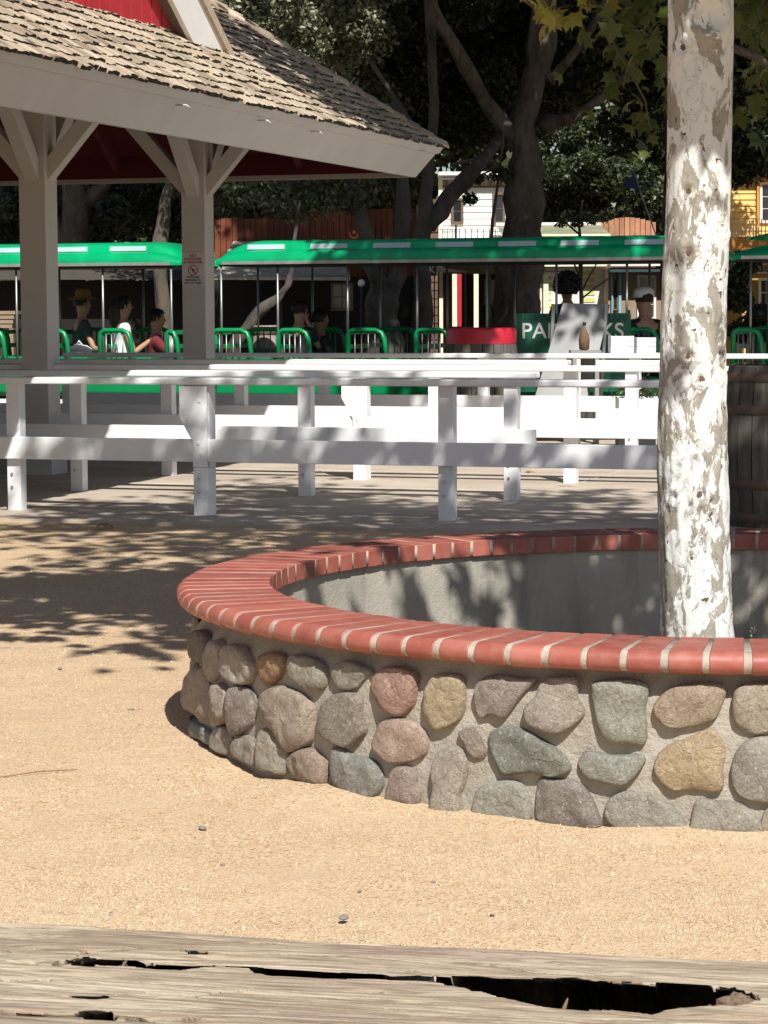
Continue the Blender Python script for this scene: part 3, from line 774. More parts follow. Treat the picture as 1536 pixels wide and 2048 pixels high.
# stones: outlines measured on the wall
def Z4(*p): return [(340 + x / 2.56, 1040 + y / 2.56) for x, y in p]
def Z5(*p): return [(900 + x / 2.415, 1240 + y / 2.415) for x, y in p]
G_ = (0.31, 0.30, 0.245); TN = (0.40, 0.33, 0.25)
STN = [
 (Z4((205,612),(240,640),(238,740),(225,790),(185,835),(170,780),(170,680)), (0.38,0.34,0.28)),
 (Z4((255,640),(330,645),(385,700),(412,760),(390,820),(355,848),(300,830),(240,780),(240,700)), (0.39,0.35,0.28)),
 (Z4((430,695),(490,675),(550,690),(567,740),(545,800),(490,848),(450,840),(428,790),(418,740)), (0.36,0.22,0.11)),
 (Z4((600,690),(680,700),(750,735),(785,790),(775,850),(735,882),(650,860),(600,810),(588,750)), (0.31,0.295,0.23)),
 (Z4((830,735),(880,722),(940,740),(1015,780),(970,830),(930,870),(850,870),(820,820),(812,770)), (0.29,0.275,0.22)),
 (Z4((1060,760),(1130,752),(1200,765),(1240,800),(1238,900),(1220,960),(1170,1008),(1100,1000),(1050,950),(1020,890),(1018,810)), (0.38,0.225,0.175)),
 (Z4((1330,800),(1400,788),(1465,800),(1493,850),(1492,950),(1470,1030),(1400,1070),(1345,1085),(1300,1050),(1275,980),(1285,870)), (0.40,0.32,0.18)),
 (Z4((110,770),(140,748),(165,800),(180,880),(178,960),(160,1025),(120,1000),(85,960),(78,880)), (0.38,0.32,0.25)),
 (Z4((195,845),(240,840),(278,880),(278,960),(262,1030),(210,1065),(185,1010),(180,930)), (0.37,0.31,0.25)),
 (Z4((290,855),(340,850),(385,880),(410,930),(405,1030),(375,1075),(310,1110),(283,1050),(280,950)), (0.29,0.25,0.22)),
 (Z4((450,880),(530,848),(620,870),(690,920),(715,980),(712,1080),(690,1150),(600,1195),(560,1160),(520,1090),(450,1040),(425,980),(425,920)), (0.36,0.29,0.22)),
 (Z4((760,950),(830,890),(930,885),(965,930),(960,1000),(982,1080),(950,1130),(900,1175),(820,1150),(760,1110),(745,1030)), (0.26,0.225,0.175)),
 (Z4((1060,1035),(1140,1015),(1230,1040),(1290,1090),(1305,1150),(1290,1210),(1230,1235),(1120,1250),(1050,1200),(1015,1160),(1030,1100)), (0.40,0.28,0.215)),
 (Z4((72,995),(105,1005),(150,1060),(188,1100),(190,1155),(130,1125),(95,1085),(68,1050)), (0.25,0.28,0.25)),
 (Z4((215,1065),(255,1060),(285,1100),(290,1160),(275,1205),(230,1190),(198,1150)), (0.33,0.29,0.24)),
 (Z4((310,1120),(360,1100),(410,1125),(430,1180),(425,1260),(370,1245),(310,1210),(293,1160)), (0.30,0.26,0.21)),
 (Z4((445,1080),(490,1068),(530,1120),(580,1190),(570,1305),(500,1295),(445,1275),(437,1180)), (0.34,0.31,0.24)),
 (Z4((580,1210),(640,1180),(700,1170),(750,1210),(778,1260),(770,1355),(700,1355),(620,1325),(575,1275)), (0.35,0.265,0.20)),
 (Z4((800,1180),(850,1165),(920,1210),(1000,1225),(1050,1270),(1068,1350),(1040,1415),(990,1436),(900,1418),(820,1380),(795,1330)), (0.25,0.25,0.225)),
 (Z4((1120,1280),(1180,1258),(1235,1290),(1245,1360),(1260,1420),(1240,1480),(1150,1462),(1090,1445),(1105,1350)), (0.30,0.225,0.19)),
 (Z4((1350,1200),(1400,1165),(1460,1162),(1500,1200),(1512,1280),(1490,1370),(1470,1420),(1470,1515),(1335,1500),(1338,1400),(1330,1290)), (0.34,0.30,0.235)),
 (Z5((30,545),(95,522),(130,570),(160,650),(125,682),(85,660),(55,600)), (0.26,0.21,0.16)),
 (Z5((130,290),(220,268),(330,285),(408,290),(340,370),(280,450),(235,488),(180,460),(130,478),(105,420),(103,350)), (0.30,0.255,0.215)),
 (Z5((430,300),(500,280),(612,288),(605,370),(645,450),(600,510),(520,552),(440,545),(370,500),(350,430),(400,370)), (0.34,0.30,0.24)),
 (Z5((690,300),(800,288),(900,295),(955,330),(940,430),(945,520),(940,600),(890,612),(790,608),(740,580),(705,510),(685,410),(675,330)), (0.30,0.31,0.245)),
 (Z5((1010,370),(1080,325),(1200,308),(1300,315),(1335,350),(1310,430),(1270,490),(1180,520),(1060,528),(990,480),(972,430)), (0.37,0.29,0.20)),
 (Z5((1370,350),(1420,315),(1500,305),(1600,310),(1650,380),(1640,480),(1560,545),(1460,558),(1390,520),(1358,450)), (0.37,0.32,0.235)),
 (Z5((180,545),(250,520),(330,525),(420,570),(520,640),(575,710),(560,750),(480,762),(370,745),(240,760),(205,700),(170,600)), (0.205,0.215,0.18)),
 (Z5((640,640),(700,645),(800,660),(900,650),(940,680),(910,740),(830,805),(720,790),(640,765),(605,700)), (0.28,0.285,0.24)),
 (Z5((1000,650),(1070,600),(1150,570),(1250,530),(1300,560),(1335,640),(1320,720),(1310,835),(1150,825),(1080,830),(1010,790),(975,730)), (0.43,0.32,0.18)),
 (Z5((1380,640),(1450,575),(1540,565),(1640,600),(1700,700),(1660,820),(1580,885),(1480,892),(1390,850),(1350,760)), (0.30,0.28,0.235)),
 (Z5((120,820),(200,785),(300,780),(355,820),(380,900),(375,980),(240,970),(95,955),(100,870)), (0.31,0.31,0.255)),
 (Z5((415,775),(500,768),(600,780),(660,840),(700,920),(715,1015),(560,1005),(412,980)), (0.24,0.215,0.185)),
 (Z5((760,870),(830,832),(920,840),(1040,890),(1120,950),(1140,1055),(950,1035),(790,1010),(735,940)), (0.31,0.30,0.255)),
 (Z5((1190,870),(1290,875),(1400,890),(1480,950),(1520,1010),(1500,1045),(1300,1048),(1160,1040),(1160,960)), (0.32,0.30,0.25)),
 (Z5((1530,920),(1600,900),(1650,960),(1640,1035),(1540,1040),(1500,1000)), (0.33,0.30,0.24)),
 (Z4((95,600),(130,560),(165,600),(168,700),(140,735),(105,700)), (0.20,0.17,0.14)),
]
def on_cyl(x, y, R=PR + 0.015):
    v = ray(x, y); dx, dy = v.x, v.y / PSY
    ox, oy = -PC.x, -PC.y / PSY
    a = dx * dx + dy * dy; b = 2 * (ox * dx + oy * dy); c = ox * ox + oy * oy - R * R
    D = b * b - 4 * a * c
    if D < 0: t = -b / (2 * a)
    else: t = (-b - math.sqrt(D)) / (2 * a)
    p = v * t
    return math.atan2((p.y - PC.y) / PSY, p.x - PC.x), CAMZ + p.z
def stone(poly_az, colr, seed):
    """poly in (angle, z) on the wall -> bulging stone"""
    ca = sum(p[0] for p in poly_az) / len(poly_az); cz = sum(p[1] for p in poly_az) / len(poly_az)
    P = [((a - ca) * PR * 0.985, (z - cz) * 0.985) for a, z in poly_az]
    n = len(P); Q = []
    K = 48; per = n
    for k in range(K):                         # closed Catmull-Rom through the outline
        t = k / K * per; i = int(t); f = t - i
        p0, p1, p2, p3 = P[(i - 1) % n], P[i % n], P[(i + 1) % n], P[(i + 2) % n]
        h = []
        for d in (0, 1):
            h.append(0.5 * (2 * p1[d] + (-p0[d] + p2[d]) * f + (2 * p0[d] - 5 * p1[d] + 4 * p2[d] - p3[d]) * f * f + (-p0[d] + 3 * p1[d] - 3 * p2[d] + p3[d]) * f ** 3))
        Q.append(h)
    size = math.sqrt(abs(sum(Q[i][0] * Q[(i + 1) % K][1] - Q[(i + 1) % K][0] * Q[i][1] for i in range(K))) / 2)
    bul = min(0.030, size * 0.20)
    rings = [(1.01, -0.35), (1.0, 0.05), (0.985, 0.34), (0.95, 0.55), (0.89, 0.70), (0.79, 0.82), (0.65, 0.91), (0.5, 0.96), (0.34, 0.99), (0.17, 1.0)]
    V = []; S = Vector((seed * 3.7, seed * 1.3, 0))
    sl = (noise.noise(S) * 0.5, noise.noise(S + Vector((5, 5, 5))) * 0.5)
    for s, h in rings + [(0, 1.0)]:
        for k in range(K if s > 0 else 1):
            x, z = (Q[k][0] * s, Q[k][1] * s) if s > 0 else (0, 0)
            q = Vector((x * 9, z * 9, h)) + S
            dd = bul * h
            if h > 0.3:
                dd += bul * 0.5 * noise.noise(q) * min(1, h) + bul * 0.20 * noise.noise(q * 2.7) + bul * 0.12 * noise.noise(q * 7)
                fc = noise.noise(q * 0.7 + Vector((3, 3, 3)))
                if fc > 0.15: dd -= (fc - 0.15) * bul * 0.7
                dd += (x * sl[0] + z * sl[1]) * 0.5
            r = PR - 0.004 + dd; a = ca + x / PR
            V.append((r * math.cos(a) - PR * math.cos(ca), r * math.sin(a) - PR * math.sin(ca), z))
    F = []
    for i in range(len(rings) - 1):
        for k in range(K): F.append((i * K + k, i * K + (k + 1) % K, (i + 1) * K + (k + 1) % K, (i + 1) * K + k))
    b = (len(rings) - 1) * K
    F += [(b + k, b + (k + 1) % K, len(V) - 1) for k in range(K)]
    mb = MB().add(V, F, True)
    o = link('stone', mb.mesh('stone', STONE), None, planter, (PR * math.cos(ca), PR * math.sin(ca), cz))
    lu = sum(colr) / 3; k_ = .2; cc = [1.24 * (q * (1 - k_) + lu * (1.06, 1.0, .92)[i_] * k_) for i_, q in enumerate(colr)]
    o.color = (cc[0], cc[1], cc[2], 1)
    return ca
lim = []
for i, (poly, c) in enumerate(STN):
    pa = [on_cyl(x, y) for x, y in poly]
    pa = [(a if a < 0 else a - 2 * math.pi, z) for a, z in pa]
    pa = [(a, max(z, -0.03)) for a, z in pa]
    # area orientation must be counter-clockwise seen from outside
    ar = sum(pa[k][0] * pa[(k + 1) % len(pa)][1] - pa[(k + 1) % len(pa)][0] * pa[k][1] for k in range(len(pa)))
    if ar < 0: pa = pa[::-1]
    stone(pa, c, i + 1); lim.append((min(p[0] for p in pa), max(p[0] for p in pa)))
a0, a1 = max(x[1] for x in lim), min(x[0] for x in lim) + 2 * math.pi
# the rest of the wall, out of the photograph's view
rs = random.Random(3)
ncol = int((a1 - a0) * PR / 0.185)
for c in range(ncol):
    for r in range(3):
        ca = a0 + (c + 0.5 + (0.25 if r % 2 else -0.1)) * (a1 - a0) / ncol
        cz = 0.065 + r * 0.13 + rs.uniform(-.01, .01); sx = rs.uniform(.07, .086); sz = rs.uniform(.05, .06)
        pa = [(ca + sx / PR * math.copysign(abs(math.cos(t)) ** .75, math.cos(t)) * rs.uniform(.86, 1.05), cz + sz * math.copysign(abs(math.sin(t)) ** .75, math.sin(t)) * rs.uniform(.86, 1.05)) for t in [2 * math.pi * k / 9 for k in range(9)]]
        stone(pa, rs.choice(STN)[1], 50 + c * 3 + r)
# soil
def soil():
    V = [(0, 0, 0.05)]; F = []; n = 60
    for j in range(1, 9):
        for k in range(n):
            t = 2 * math.pi * k / n; r = (RIN + 0.03) * j / 8
            V.append((r * math.cos(t), r * math.sin(t), 0.05 + 0.02 * noise.noise(Vector((r * 3 * math.cos(t), r * 3 * math.sin(t), 0)))))
    for k in range(n): F.append((0, 1 + k, 1 + (k + 1) % n))
    for j in range(7):
        for k in range(n): F.append((1 + j * n + k, 1 + (j + 1) * n + k, 1 + (j + 1) * n + (k + 1) % n, 1 + j * n + (k + 1) % n))
    MB().add(V, F, True).build('soil_bed', SOIL, planter)
soil()
# small weed in the joint of the cap
wv = on_cyl(1507, 1272, RIN)
p = PC + Vector((RIN * math.cos(wv[0]), PSY * RIN * math.sin(wv[0]), 0))
weed = MB()
for k in range(9):
    a = k * 2.4; r = 0.004
    weed.add([(r * math.cos(a), r * math.sin(a), 0.004 * k - .002), (r * math.cos(a) + .010 * math.cos(a + .5), r * math.sin(a) + .010 * math.sin(a + .5), 0.004 * k + .004), (r * math.cos(a) + .004 * math.cos(a - .7), r * math.sin(a) + .004 * math.sin(a - .7), 0.004 * k + .006)], [(0, 1, 2)])
weed.tube([(0, 0, -.004), (.002, 0, .02), (.004, 0, .034)], [.0012, .001, .0005], 4)
tag(weed.build('weed', LEAFG, None, (p.x, p.y, ZTOP)), 'tiny green weed sprouting from the brick cap right of the trunk', 'weed')

# ------------------------------------------------------------ sycamore in the planter
def sycamore():
    D = 7.95
    def cx(y, w):   # trunk centre and width in pixels at image height y
        p = ond(w[0], y, D); q = ond(w[1], y, D)
        return (p + q) / 2, (q - p).length / 2
    rows = [(-500, (1345, 1462)), (-250, (1342, 1464)), (0, (1337, 1466)), (120, (1337, 1466)), (230, (1336, 1464)), (360, (1334, 1462)), (480, (1330, 1458)), (600, (1324, 1453)), (700, (1320, 1452)), (800, (1317, 1452)), (900, (1315, 1454)), (1000, (1316, 1458)), (1100, (1319, 1460)), (1200, (1322, 1463)), (1275, (1323, 1467)), (1350, (1318, 1474))]
    P = [cx(y, w) for y, w in rows][::-1]
    base = P[0][0].copy()
    pts = [base - Vector((0, 0, base.z - 0.0))] + [p for p, r in P]; rr = [P[0][1] * 1.35] + [r for p, r in P]
    o0 = Vector((pts[0].x, pts[0].y, 0.03))
    root = thing('sycamore_tree', 'white barked sycamore tree with peeling patches growing in the round planter', 'tree', o0)
    # resample
    Zs = [p.z for p in pts]
    n, V, F = 96, [], []
    zz = np.arange(0.0, Zs[-1], 0.0125)
    xs = np.interp(zz, Zs, [p.x for p in pts]); ys = np.interp(zz, Zs, [p.y for p in pts]); rs_ = np.interp(zz, Zs, rr)
    # knots: (x px, y px, size px, kind)
    KN = [(1368, 385, 24), (1400, 373, 13), (1353, 448, 14), (1369, 507, 26), (1370, 712, 30), (1395, 757, 24), (1384, 590, 12), (1410, 40, 60), (1358, 100, 30), (1450, 470, 16), (1411, 900, 16), (1390, 985, 30), (1410, 1000, 22), (1340, 990, 26), (1375, 1110, 16), (1352, 850, 16), (1430, 790, 16), (1345, 760, 14), (1442, 600, 12), (1380, 660, 14), (1425, 640, 13), (1335, 640, 12), (1400, 1180, 20), (1350, 930, 18), (1440, 930, 14)]
    kn = []
    for x, y, s in KN:
        p = ond(x, y, D); i = min(len(zz) - 1, max(0, int((p.z) / 0.0125))); u = (p.x - xs[i]) / rs_[i]
        if abs(u) < 0.97:
            c = Vector((p.x, ys[i] - rs_[i] * math.sqrt(1 - u * u), p.z)); kn.append((c, s * D / FPX / 2))
    for i, z in enumerate(zz):
        for k in range(n):
            t = 2 * math.pi * k / n; c = Vector((math.cos(t), math.sin(t), 0))
            lw = 1.0 if z < 1.3 else max(0.25, 1 - (z - 1.3) / 0.8)
            p = Vector((xs[i], ys[i], z)) + c * rs_[i]
            q = Vector((c.x * 1.2, c.y * 1.2, z * 1.4))
            r = rs_[i] + 0.0035 * noise.noise(q * 2) + lw * (0.0045 * noise.noise(q * 6) + 0.0028 * noise.noise(Vector((c.x * 9, c.y * 9, z * 22))) + 0.0016 * noise.noise(Vector((c.x * 22, c.y * 22, z * 60))))
            for kc, s in kn:
                if abs(kc.z - z) < s * 2.2:
                    dd = (p - kc).length / s
                    if dd < 2.2: r += s * 0.42 * math.exp(-((dd - 1.25) / 0.42) ** 2) - s * 0.34 * math.exp(-(dd / 0.7) ** 2)
            V.append((xs[i] + c.x * r - o0.x, ys[i] + c.y * r - o0.y, z - o0.z))
    m = len(zz)
    V = np.array(V); i = np.arange(n)[None, :] + n * np.arange(m - 1)[:, None]; j = (np.arange(n) + 1)[None, :] % n + n * np.arange(m - 1)[:, None]
    F = np.stack([i.ravel(), j.ravel(), (j + n).ravel(), (i + n).ravel()], 1)
    link('trunk', np_mesh('trunk', V, F, SYC, True), None, root)
    KB = simple('knot_brown', (0.13, 0.075, 0.05), 0.9, 0.4, 60, 0.6, 200)
    for c, s in kn:
        if s > 0.03: continue
        ax = Vector((c.x - o0.x, c.y - o0.y, c.z - o0.z)); nn = (c - Vector((np.interp(c.z, zz, xs), np.interp(c.z, zz, ys), c.z))).normalized()
        MB().tube([ax - nn * (s * .9), ax - nn * (s * .30), ax - nn * (s * .22)], [s * .95, s * .85, s * .35], 10, wob=.6).build('knot', KB, root)
    p = ond(1437, 700, D); ii = int(p.z / 0.0125); u_ = (p.x - xs[ii]) / rs_[ii]; th_ = math.asin(u_)
    q_ = link('tree_number', text_mesh('tree_number', '16', .032, simple('tag_ink', (0.16, 0.14, 0.12), .8), .004, .0004), None, root, (p.x - o0.x, ys[ii] - rs_[ii] * math.cos(th_) - .006 - o0.y, p.z - o0.z)); q_.rotation_euler = (math.pi / 2, 0, th_)
    # limbs
    top = Vector((xs[-1], ys[-1], zz[-1])) - o0
    lim = []
    def limb(a, b, r0, r1, k=6, w=0.18):
        pts = []
        for i in range(k + 1):
            f = i / k; p = Vector(a).lerp(Vector(b), f) + Vector((noise.noise(Vector((f * 3, r0 * 90, 1))), noise.noise(Vector((f * 3, r0 * 90, 7))), noise.noise(Vector((f * 3, r0 * 90, 4))))) * w * math.sin(f * math.pi)
            pts.append(p)
        lim.append(pts)
        MBL.tube(pts, [r0 + (r1 - r0) * i / k for i in range(k + 1)], 8, wob=.15)
        return pts
    MBL = MB()
    lead = limb(top, top + Vector((0.7, 0.0, 6.2)), 0.115, 0.03, 9)
    a_ = ond(1466, 85, D) - o0; b_ = ond(1560, 150, D + .25) - o0
    MBL.tube([a_ + Vector((-.03, .04, .0)), a_.lerp(b_, .5) + Vector((0, 0, .006)), b_, b_ + Vector((.4, .2, -.05)), b_ + Vector((.9, .3, .1))], [.016, .014, .012, .010, .006], 7)
    rl = random.Random(4)
    for i in range(28):
        f = 0.02 + i / 28 * 0.93; a = lead[int(f * 9)]
        t = i * 2.4; L = 2.75 * (1 - f * .16) * rl.uniform(.8, 1.1)
        q = limb(a, a + Vector((math.cos(t) * L, math.sin(t) * L, rl.uniform(.0, .9))), 0.05 * (1 - f * .6), 0.012, 6)
        for j in (2, 3, 4, 5):
            t2 = t + rl.uniform(-1.2, 1.2)
            limb(q[j], q[j] + Vector((math.cos(t2) * .8, math.sin(t2) * .8, rl.uniform(-.25, .5))), 0.016, 0.005, 4, .08)
    MBL.build('limb', OAKBARK2, root)
    # leaves on twigs
    P = []; Rr = []
    ctr = []
    for q in lim[1:]:
        for p in q[2:]:
            ctr.append(p)
    ctr = np.array([tuple(c) for c in ctr])
    N = SYC_N
    idx = RNG.integers(0, len(ctr), N)
    pos = ctr[idx] + RNG.normal(size=(N, 3)) * np.array([.30, .30, .24])
    ex = np.array(tuple(Vector((1.36, 6.75, 3.3)) - o0)) + RNG.normal(size=(330, 3)) * np.array([.30, .34, .26])
    pos = np.vstack([pos, ex])
    wp = pos + np.array(tuple(o0))
    # keep the trunk's own view clear: nothing between camera and the frame below the crown
    elev = (wp[:, 2] - CAMZ) / wp[:, 1]
    # leaves along the sun's path are dropped so trunk, planter and ground stay sunlit
    tt = (wp[:, 1] - 7.84) / TOSUN.y; hx = wp[:, 0] - TOSUN.x * tt; hz = wp[:, 2] - TOSUN.z * tt
    bare = (np.abs(hx - 1.03) < .27) & (hz < 1.98) & (hz > -.3) & (RNG.random(len(wp)) > .015)
    tt = (wp[:, 1] - 9.6) / TOSUN.y; hx = wp[:, 0] - TOSUN.x * tt; hz = wp[:, 2] - TOSUN.z * tt
    bare |= (hx > -.1) & (hx < 1.2) & (hz < .6) & (hz > -.2) & (RNG.random(len(wp)) > .4)
    tt = wp[:, 2] / TOSUN.z; hx = wp[:, 0] - TOSUN.x * tt; hy = wp[:, 1] - TOSUN.y * tt
    bare |= (hx < -.55) & (hy > 13.0 + .25 * hx) & (hy < 15.0 - .1 * hx) & (RNG.random(len(wp)) > .22)
    keep = (elev > 0.137) & ~bare
    pos = pos[keep]
    link('crown', scatter('crown', LT, LF, pos, rand_rots(len(pos), .5), RNG.uniform(.11, .20, len(pos)), LEAFS), None, root)
    # the sprays that hang into the picture at the top right
    LM = {}
    def spray(name, cx_, cy_, sx, sy, d, nn, mt, s0=.07, s1=.13):
        pp = []
        for _ in range(nn):
            x = cx_ + rl.gauss(0, 1) * sx; y = cy_ + rl.gauss(0, 1) * sy
            p = ond(x, y, d + rl.uniform(-.4, .4)) - o0; pp.append(tuple(p))
        key = mt.name
        if key not in LM: LM[key] = np_mesh('leaf', LT, LF, mt)
        rr2 = rand_rots(nn, .2)
        for q in range(nn):
            o = bpy.data.objects.new('leaf', LM[key]); COL.objects.link(o); o.parent = root
            o.matrix_local = Matrix.Translation(pp[q]) @ Matrix(rr2[q].tolist()).to_4x4() @ Matrix.Scale(float(RNG.uniform(s0, s1)), 4)
    spray('leaf_spray', 1110, 18, 38, 20, 8.6, 22, LEAFY, .05, .09)
    spray('leaf_spray', 1265, 25, 40, 40, 8.6, 46, LEAFS, .05, .10)
    spray('leaf_spray', 1250, 110, 45, 50, 9.2, 40, LEAFS, .05, .10)
    spray('leaf_spray', 1300, 240, 20, 50, 9.6, 22, LEAFS, .05, .10)
    spray('leaf_spray', 1505, 40, 32, 40, 8.8, 40, LEAFS, .05, .10)
    spray('leaf_spray', 1515, 180, 20, 60, 9.4, 30, LEAFS, .05, .10)
    for q in (((1010, -30), (1080, 25), (1140, 10)), ((1140, -30), (1240, 40), (1300, 60)), ((1180, -20), (1230, 90), (1290, 200), (1300, 260)), ((1536, -20), (1500, 60), (1520, 180))):
        MB().tube([ond(x, y, 8.9) - o0 for x, y in q], [.007, .005, .0035, .002][:len(q)], 5).build('twig', OAKBARK, root)
SYC_N = 15500
sycamore()
# ------------------------------------------------------------ pavilion (local x = n towards the right, local y = m away)
def project(p):
    q = p - Vector((0, 0, CAMZ)); z = q.dot(_f)
    if z <= 0.1: return None
    return 768 + q.dot(_r) / z * FPX, 1024 - q.dot(_u) / z * FPX
def pavilion():
    NE, ZE, SL, MF, MN = -6.25, 2.875, 0.72, 22.35, 8.0
    pv = thing('pavilion', 'open pavilion with shingle roof, off white pillars and red gable', 'pavilion', (0, 0, 0), -ANGP)
    NL = -17.5                                            # far left eave
    # deck as a hipped frustum, with red ceiling under it
    def hip(off, mat, name, flip=False, inset=3.6):
        e = 0.10
        c = [(NE - e, MN + e), (NE - e, MF - e), (NL + e, MF - e), (NL + e, MN + e)]
        off += e * SL
        V = [(x, y, ZE + off) for x, y in c]
        V += [(NE - inset, MN + inset, ZE + off + inset * SL), (NE - inset, MF - inset, ZE + off + inset * SL), (NL + inset, MF - inset, ZE + off + inset * SL), (NL + inset, MN + inset, ZE + off + inset * SL)]
        F = [(0, 1, 5, 4), (1, 2, 6, 5), (2, 3, 7, 6), (3, 0, 4, 7), (4, 5, 6, 7)]
        mb = MB(); mb.add(V, F); return mb.build(name, mat, pv)
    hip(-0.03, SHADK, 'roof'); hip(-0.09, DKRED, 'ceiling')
    # rafters under the ceiling
    for k in range(15):
        m = 9.2 + k * 0.9; mx = min(3.4, MF - m, m - MN)
        if mx < 0.4: continue
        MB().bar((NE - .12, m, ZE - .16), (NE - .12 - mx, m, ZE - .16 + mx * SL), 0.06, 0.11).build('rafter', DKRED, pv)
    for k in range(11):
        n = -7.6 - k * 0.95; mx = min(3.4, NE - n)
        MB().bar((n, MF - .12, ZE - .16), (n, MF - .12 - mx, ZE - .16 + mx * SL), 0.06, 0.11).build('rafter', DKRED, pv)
    # fascia boards square to the slope, mitred at the corner, with a crown strip
    def fascia(w0, w1, out, name, mat=CREAM):
        # profile along the downslope normal: top outer at eave, leaning in below
        a = 0.60; ca, sa = math.cos(a), math.sin(a)
        def ringpt(o, d):      # o = outward distance, d = down along the board
            return (o - sa * d, -ca * d)
        pr = [ringpt(out, w0), ringpt(out, w1), ringpt(out - .04, w1), ringpt(out - .04, w0)]
        cs = [(NE, MF, 1, 1), (NL, MF, -1, 1), (NL, MN, -1, -1), (NE, MN, 1, -1)]
        V = []
        for x, y, sx, sy in cs:
            for o, dz in pr: V.append((x + sx * o, y + sy * o, ZE + dz))
        F = []
        for i in range(4):
            j = (i + 1) % 4
            for k in range(4): F.append((i * 4 + k, j * 4 + k, j * 4 + (k + 1) % 4, i * 4 + (k + 1) % 4))
        return MB().add(V, F).build(name, mat, pv)
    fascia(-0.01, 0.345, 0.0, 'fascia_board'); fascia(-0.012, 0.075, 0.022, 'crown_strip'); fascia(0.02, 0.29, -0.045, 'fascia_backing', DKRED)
    # insulator hooks on the fascia
    for x, y in ((365, 209), (528, 240), (632, 262), (845, 300)):
        v = ray(x, y); t = (NE + 0.0) / (v.x * P1_.x + v.y * P1_.y); p = v * t
        m = p.x * P2_.x + p.y * P2_.y; z = CAMZ + p.z
        MB().tube([(NE - .05, m, z), (NE + .03, m, z - .005), (NE + .045, m + .03, z - .03)], [.006, .006, .009], 6).build('hook', CREAM, pv)
    # shingles
    def shm(seed, w, L=0.24):
        r = random.Random(seed); k = 5; V = []; F = []
        xs = [-w / 2 + w * i / (k - 1) for i in range(k)]
        cur = r.uniform(-.004, .006)
        top = []; bt = []; up = []
        for i, x in enumerate(xs):
            j = r.uniform(-.010, .010)
            lift = cur * (abs(x) / w * 2) ** 2
            V += [(x, j, 0.025 + r.uniform(-.003, .004) + lift), (x, j, 0.001), (x * .99, L, 0.004)]
        for i in range(k - 1):
            a, b = i * 3, (i + 1) * 3
            F += [(a, b, b + 2, a + 2), (b, a, a + 1, b + 1)]
        F += [(0, 2, 1), ((k - 1) * 3, (k - 1) * 3 + 1, (k - 1) * 3 + 2)]
        me = bpy.data.meshes.new('shingle'); me.from_pydata(V, [], F)
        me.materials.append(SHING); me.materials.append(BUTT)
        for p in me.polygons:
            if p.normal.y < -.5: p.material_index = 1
        return me, V, F
    BUTT = simple('dark_shingle_end', (0.03, 0.03, 0.018), 0.95, 0.4, 30, 0.4, 90)  # darker colour for the butt end faces
    ws = [.09, .11, .13, .15, .18]
    SM = [shm(i, w) for i, w in enumerate(ws)] + [shm(i + 9, w) for i, w in enumerate(ws)]
    Lh = math.sqrt(1 + SL * SL); up = Vector((-1, 0, SL)) / Lh; nrm = Vector((SL, 0, 1)) / Lh; xa = Vector((0, 1, 0))
    Rm = Matrix(((xa.x, up.x, nrm.x), (xa.y, up.y, nrm.y), (xa.z, up.z, nrm.z)))
    rs = random.Random(12); items = []
    W2 = Matrix.Rotation(-ANGP, 3, 'Z')
    for i in range(24):
        s = -0.035 + i * 0.128; t = s / Lh; m = MN + 0.5 + rs.uniform(0, .1)
        while m < MF - max(t, 0) + .02:
            k = rs.randrange(len(SM)); wd = ws[k % 5]
            if not (i > 10 and m < 18.5):
                ss = s + rs.uniform(-.018, .012)
                if rs.random() < .05: ss -= .02
                p = Vector((NE, m + wd / 2, ZE + 0.01)) + up * ss + nrm * (0.004 + 0.003 * rs.random())
                a = rs.uniform(-.025, .025)
                pp = W2 @ p; pr = project(pp)
                vis = pr is not None and -40 < pr[0] < 1560 and -30 < pr[1] < 400
                items.append((pp.y if vis else 1e6 + pp.y, p, a, k, rs.uniform(.85, 1.4)))
            m += wd + rs.uniform(.002, .008)
    items.sort(key=lambda q: q[0])
    V, F, mi = [], [], []
    for q, (d, p, a, k, tz) in enumerate(items):
        R = Rm @ Matrix.Rotation(a, 3, 'Z') @ Matrix.Diagonal((1, 1, tz))
        if q < 300:
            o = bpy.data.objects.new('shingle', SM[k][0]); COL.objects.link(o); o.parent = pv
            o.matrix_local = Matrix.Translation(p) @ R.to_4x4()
        elif True:
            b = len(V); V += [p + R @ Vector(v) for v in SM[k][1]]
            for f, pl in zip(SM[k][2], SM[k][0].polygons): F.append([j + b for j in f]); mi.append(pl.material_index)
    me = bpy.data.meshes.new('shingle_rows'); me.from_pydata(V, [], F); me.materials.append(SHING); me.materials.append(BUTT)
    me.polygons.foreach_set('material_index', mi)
    tag(link('shingle_rows', me, None, pv), kind='stuff')
    # hip caps
    hd = Vector((-1, -1, SL)).normalized(); hs = hd.cross(Vector((0, 0, 1))).normalized(); hn = hs.cross(hd)
    for i in range(26):
        p = Vector((NE + .02, MF + .02, ZE + .02)) + hd * (i * 0.17) + hn * .02
        mb = MB(); V = []
        for y, z in ((-.02, .03), (.24, .008)):
            for x, dz in ((-.10, -.06), (0, 0), (.10, -.06)): V.append(Vector((x * rs.uniform(.9, 1.1), y, z + dz)))
        V += [v - Vector((0, 0, .018)) for v in V]
        R = Matrix(((hs.x, hd.x, hn.x), (hs.y, hd.y, hn.y), (hs.z, hd.z, hn.z)))
        mb.add([p + R @ v for v in V], [(0, 1, 4, 3), (1, 2, 5, 4), (6, 9, 10, 7), (7, 10, 11, 8), (0, 6, 7, 1), (1, 7, 8, 2), (3, 4, 10, 9), (4, 5, 11, 10), (0, 3, 9, 6), (2, 8, 11, 5)])
        mb.build('hip_shingle', SHING, pv)
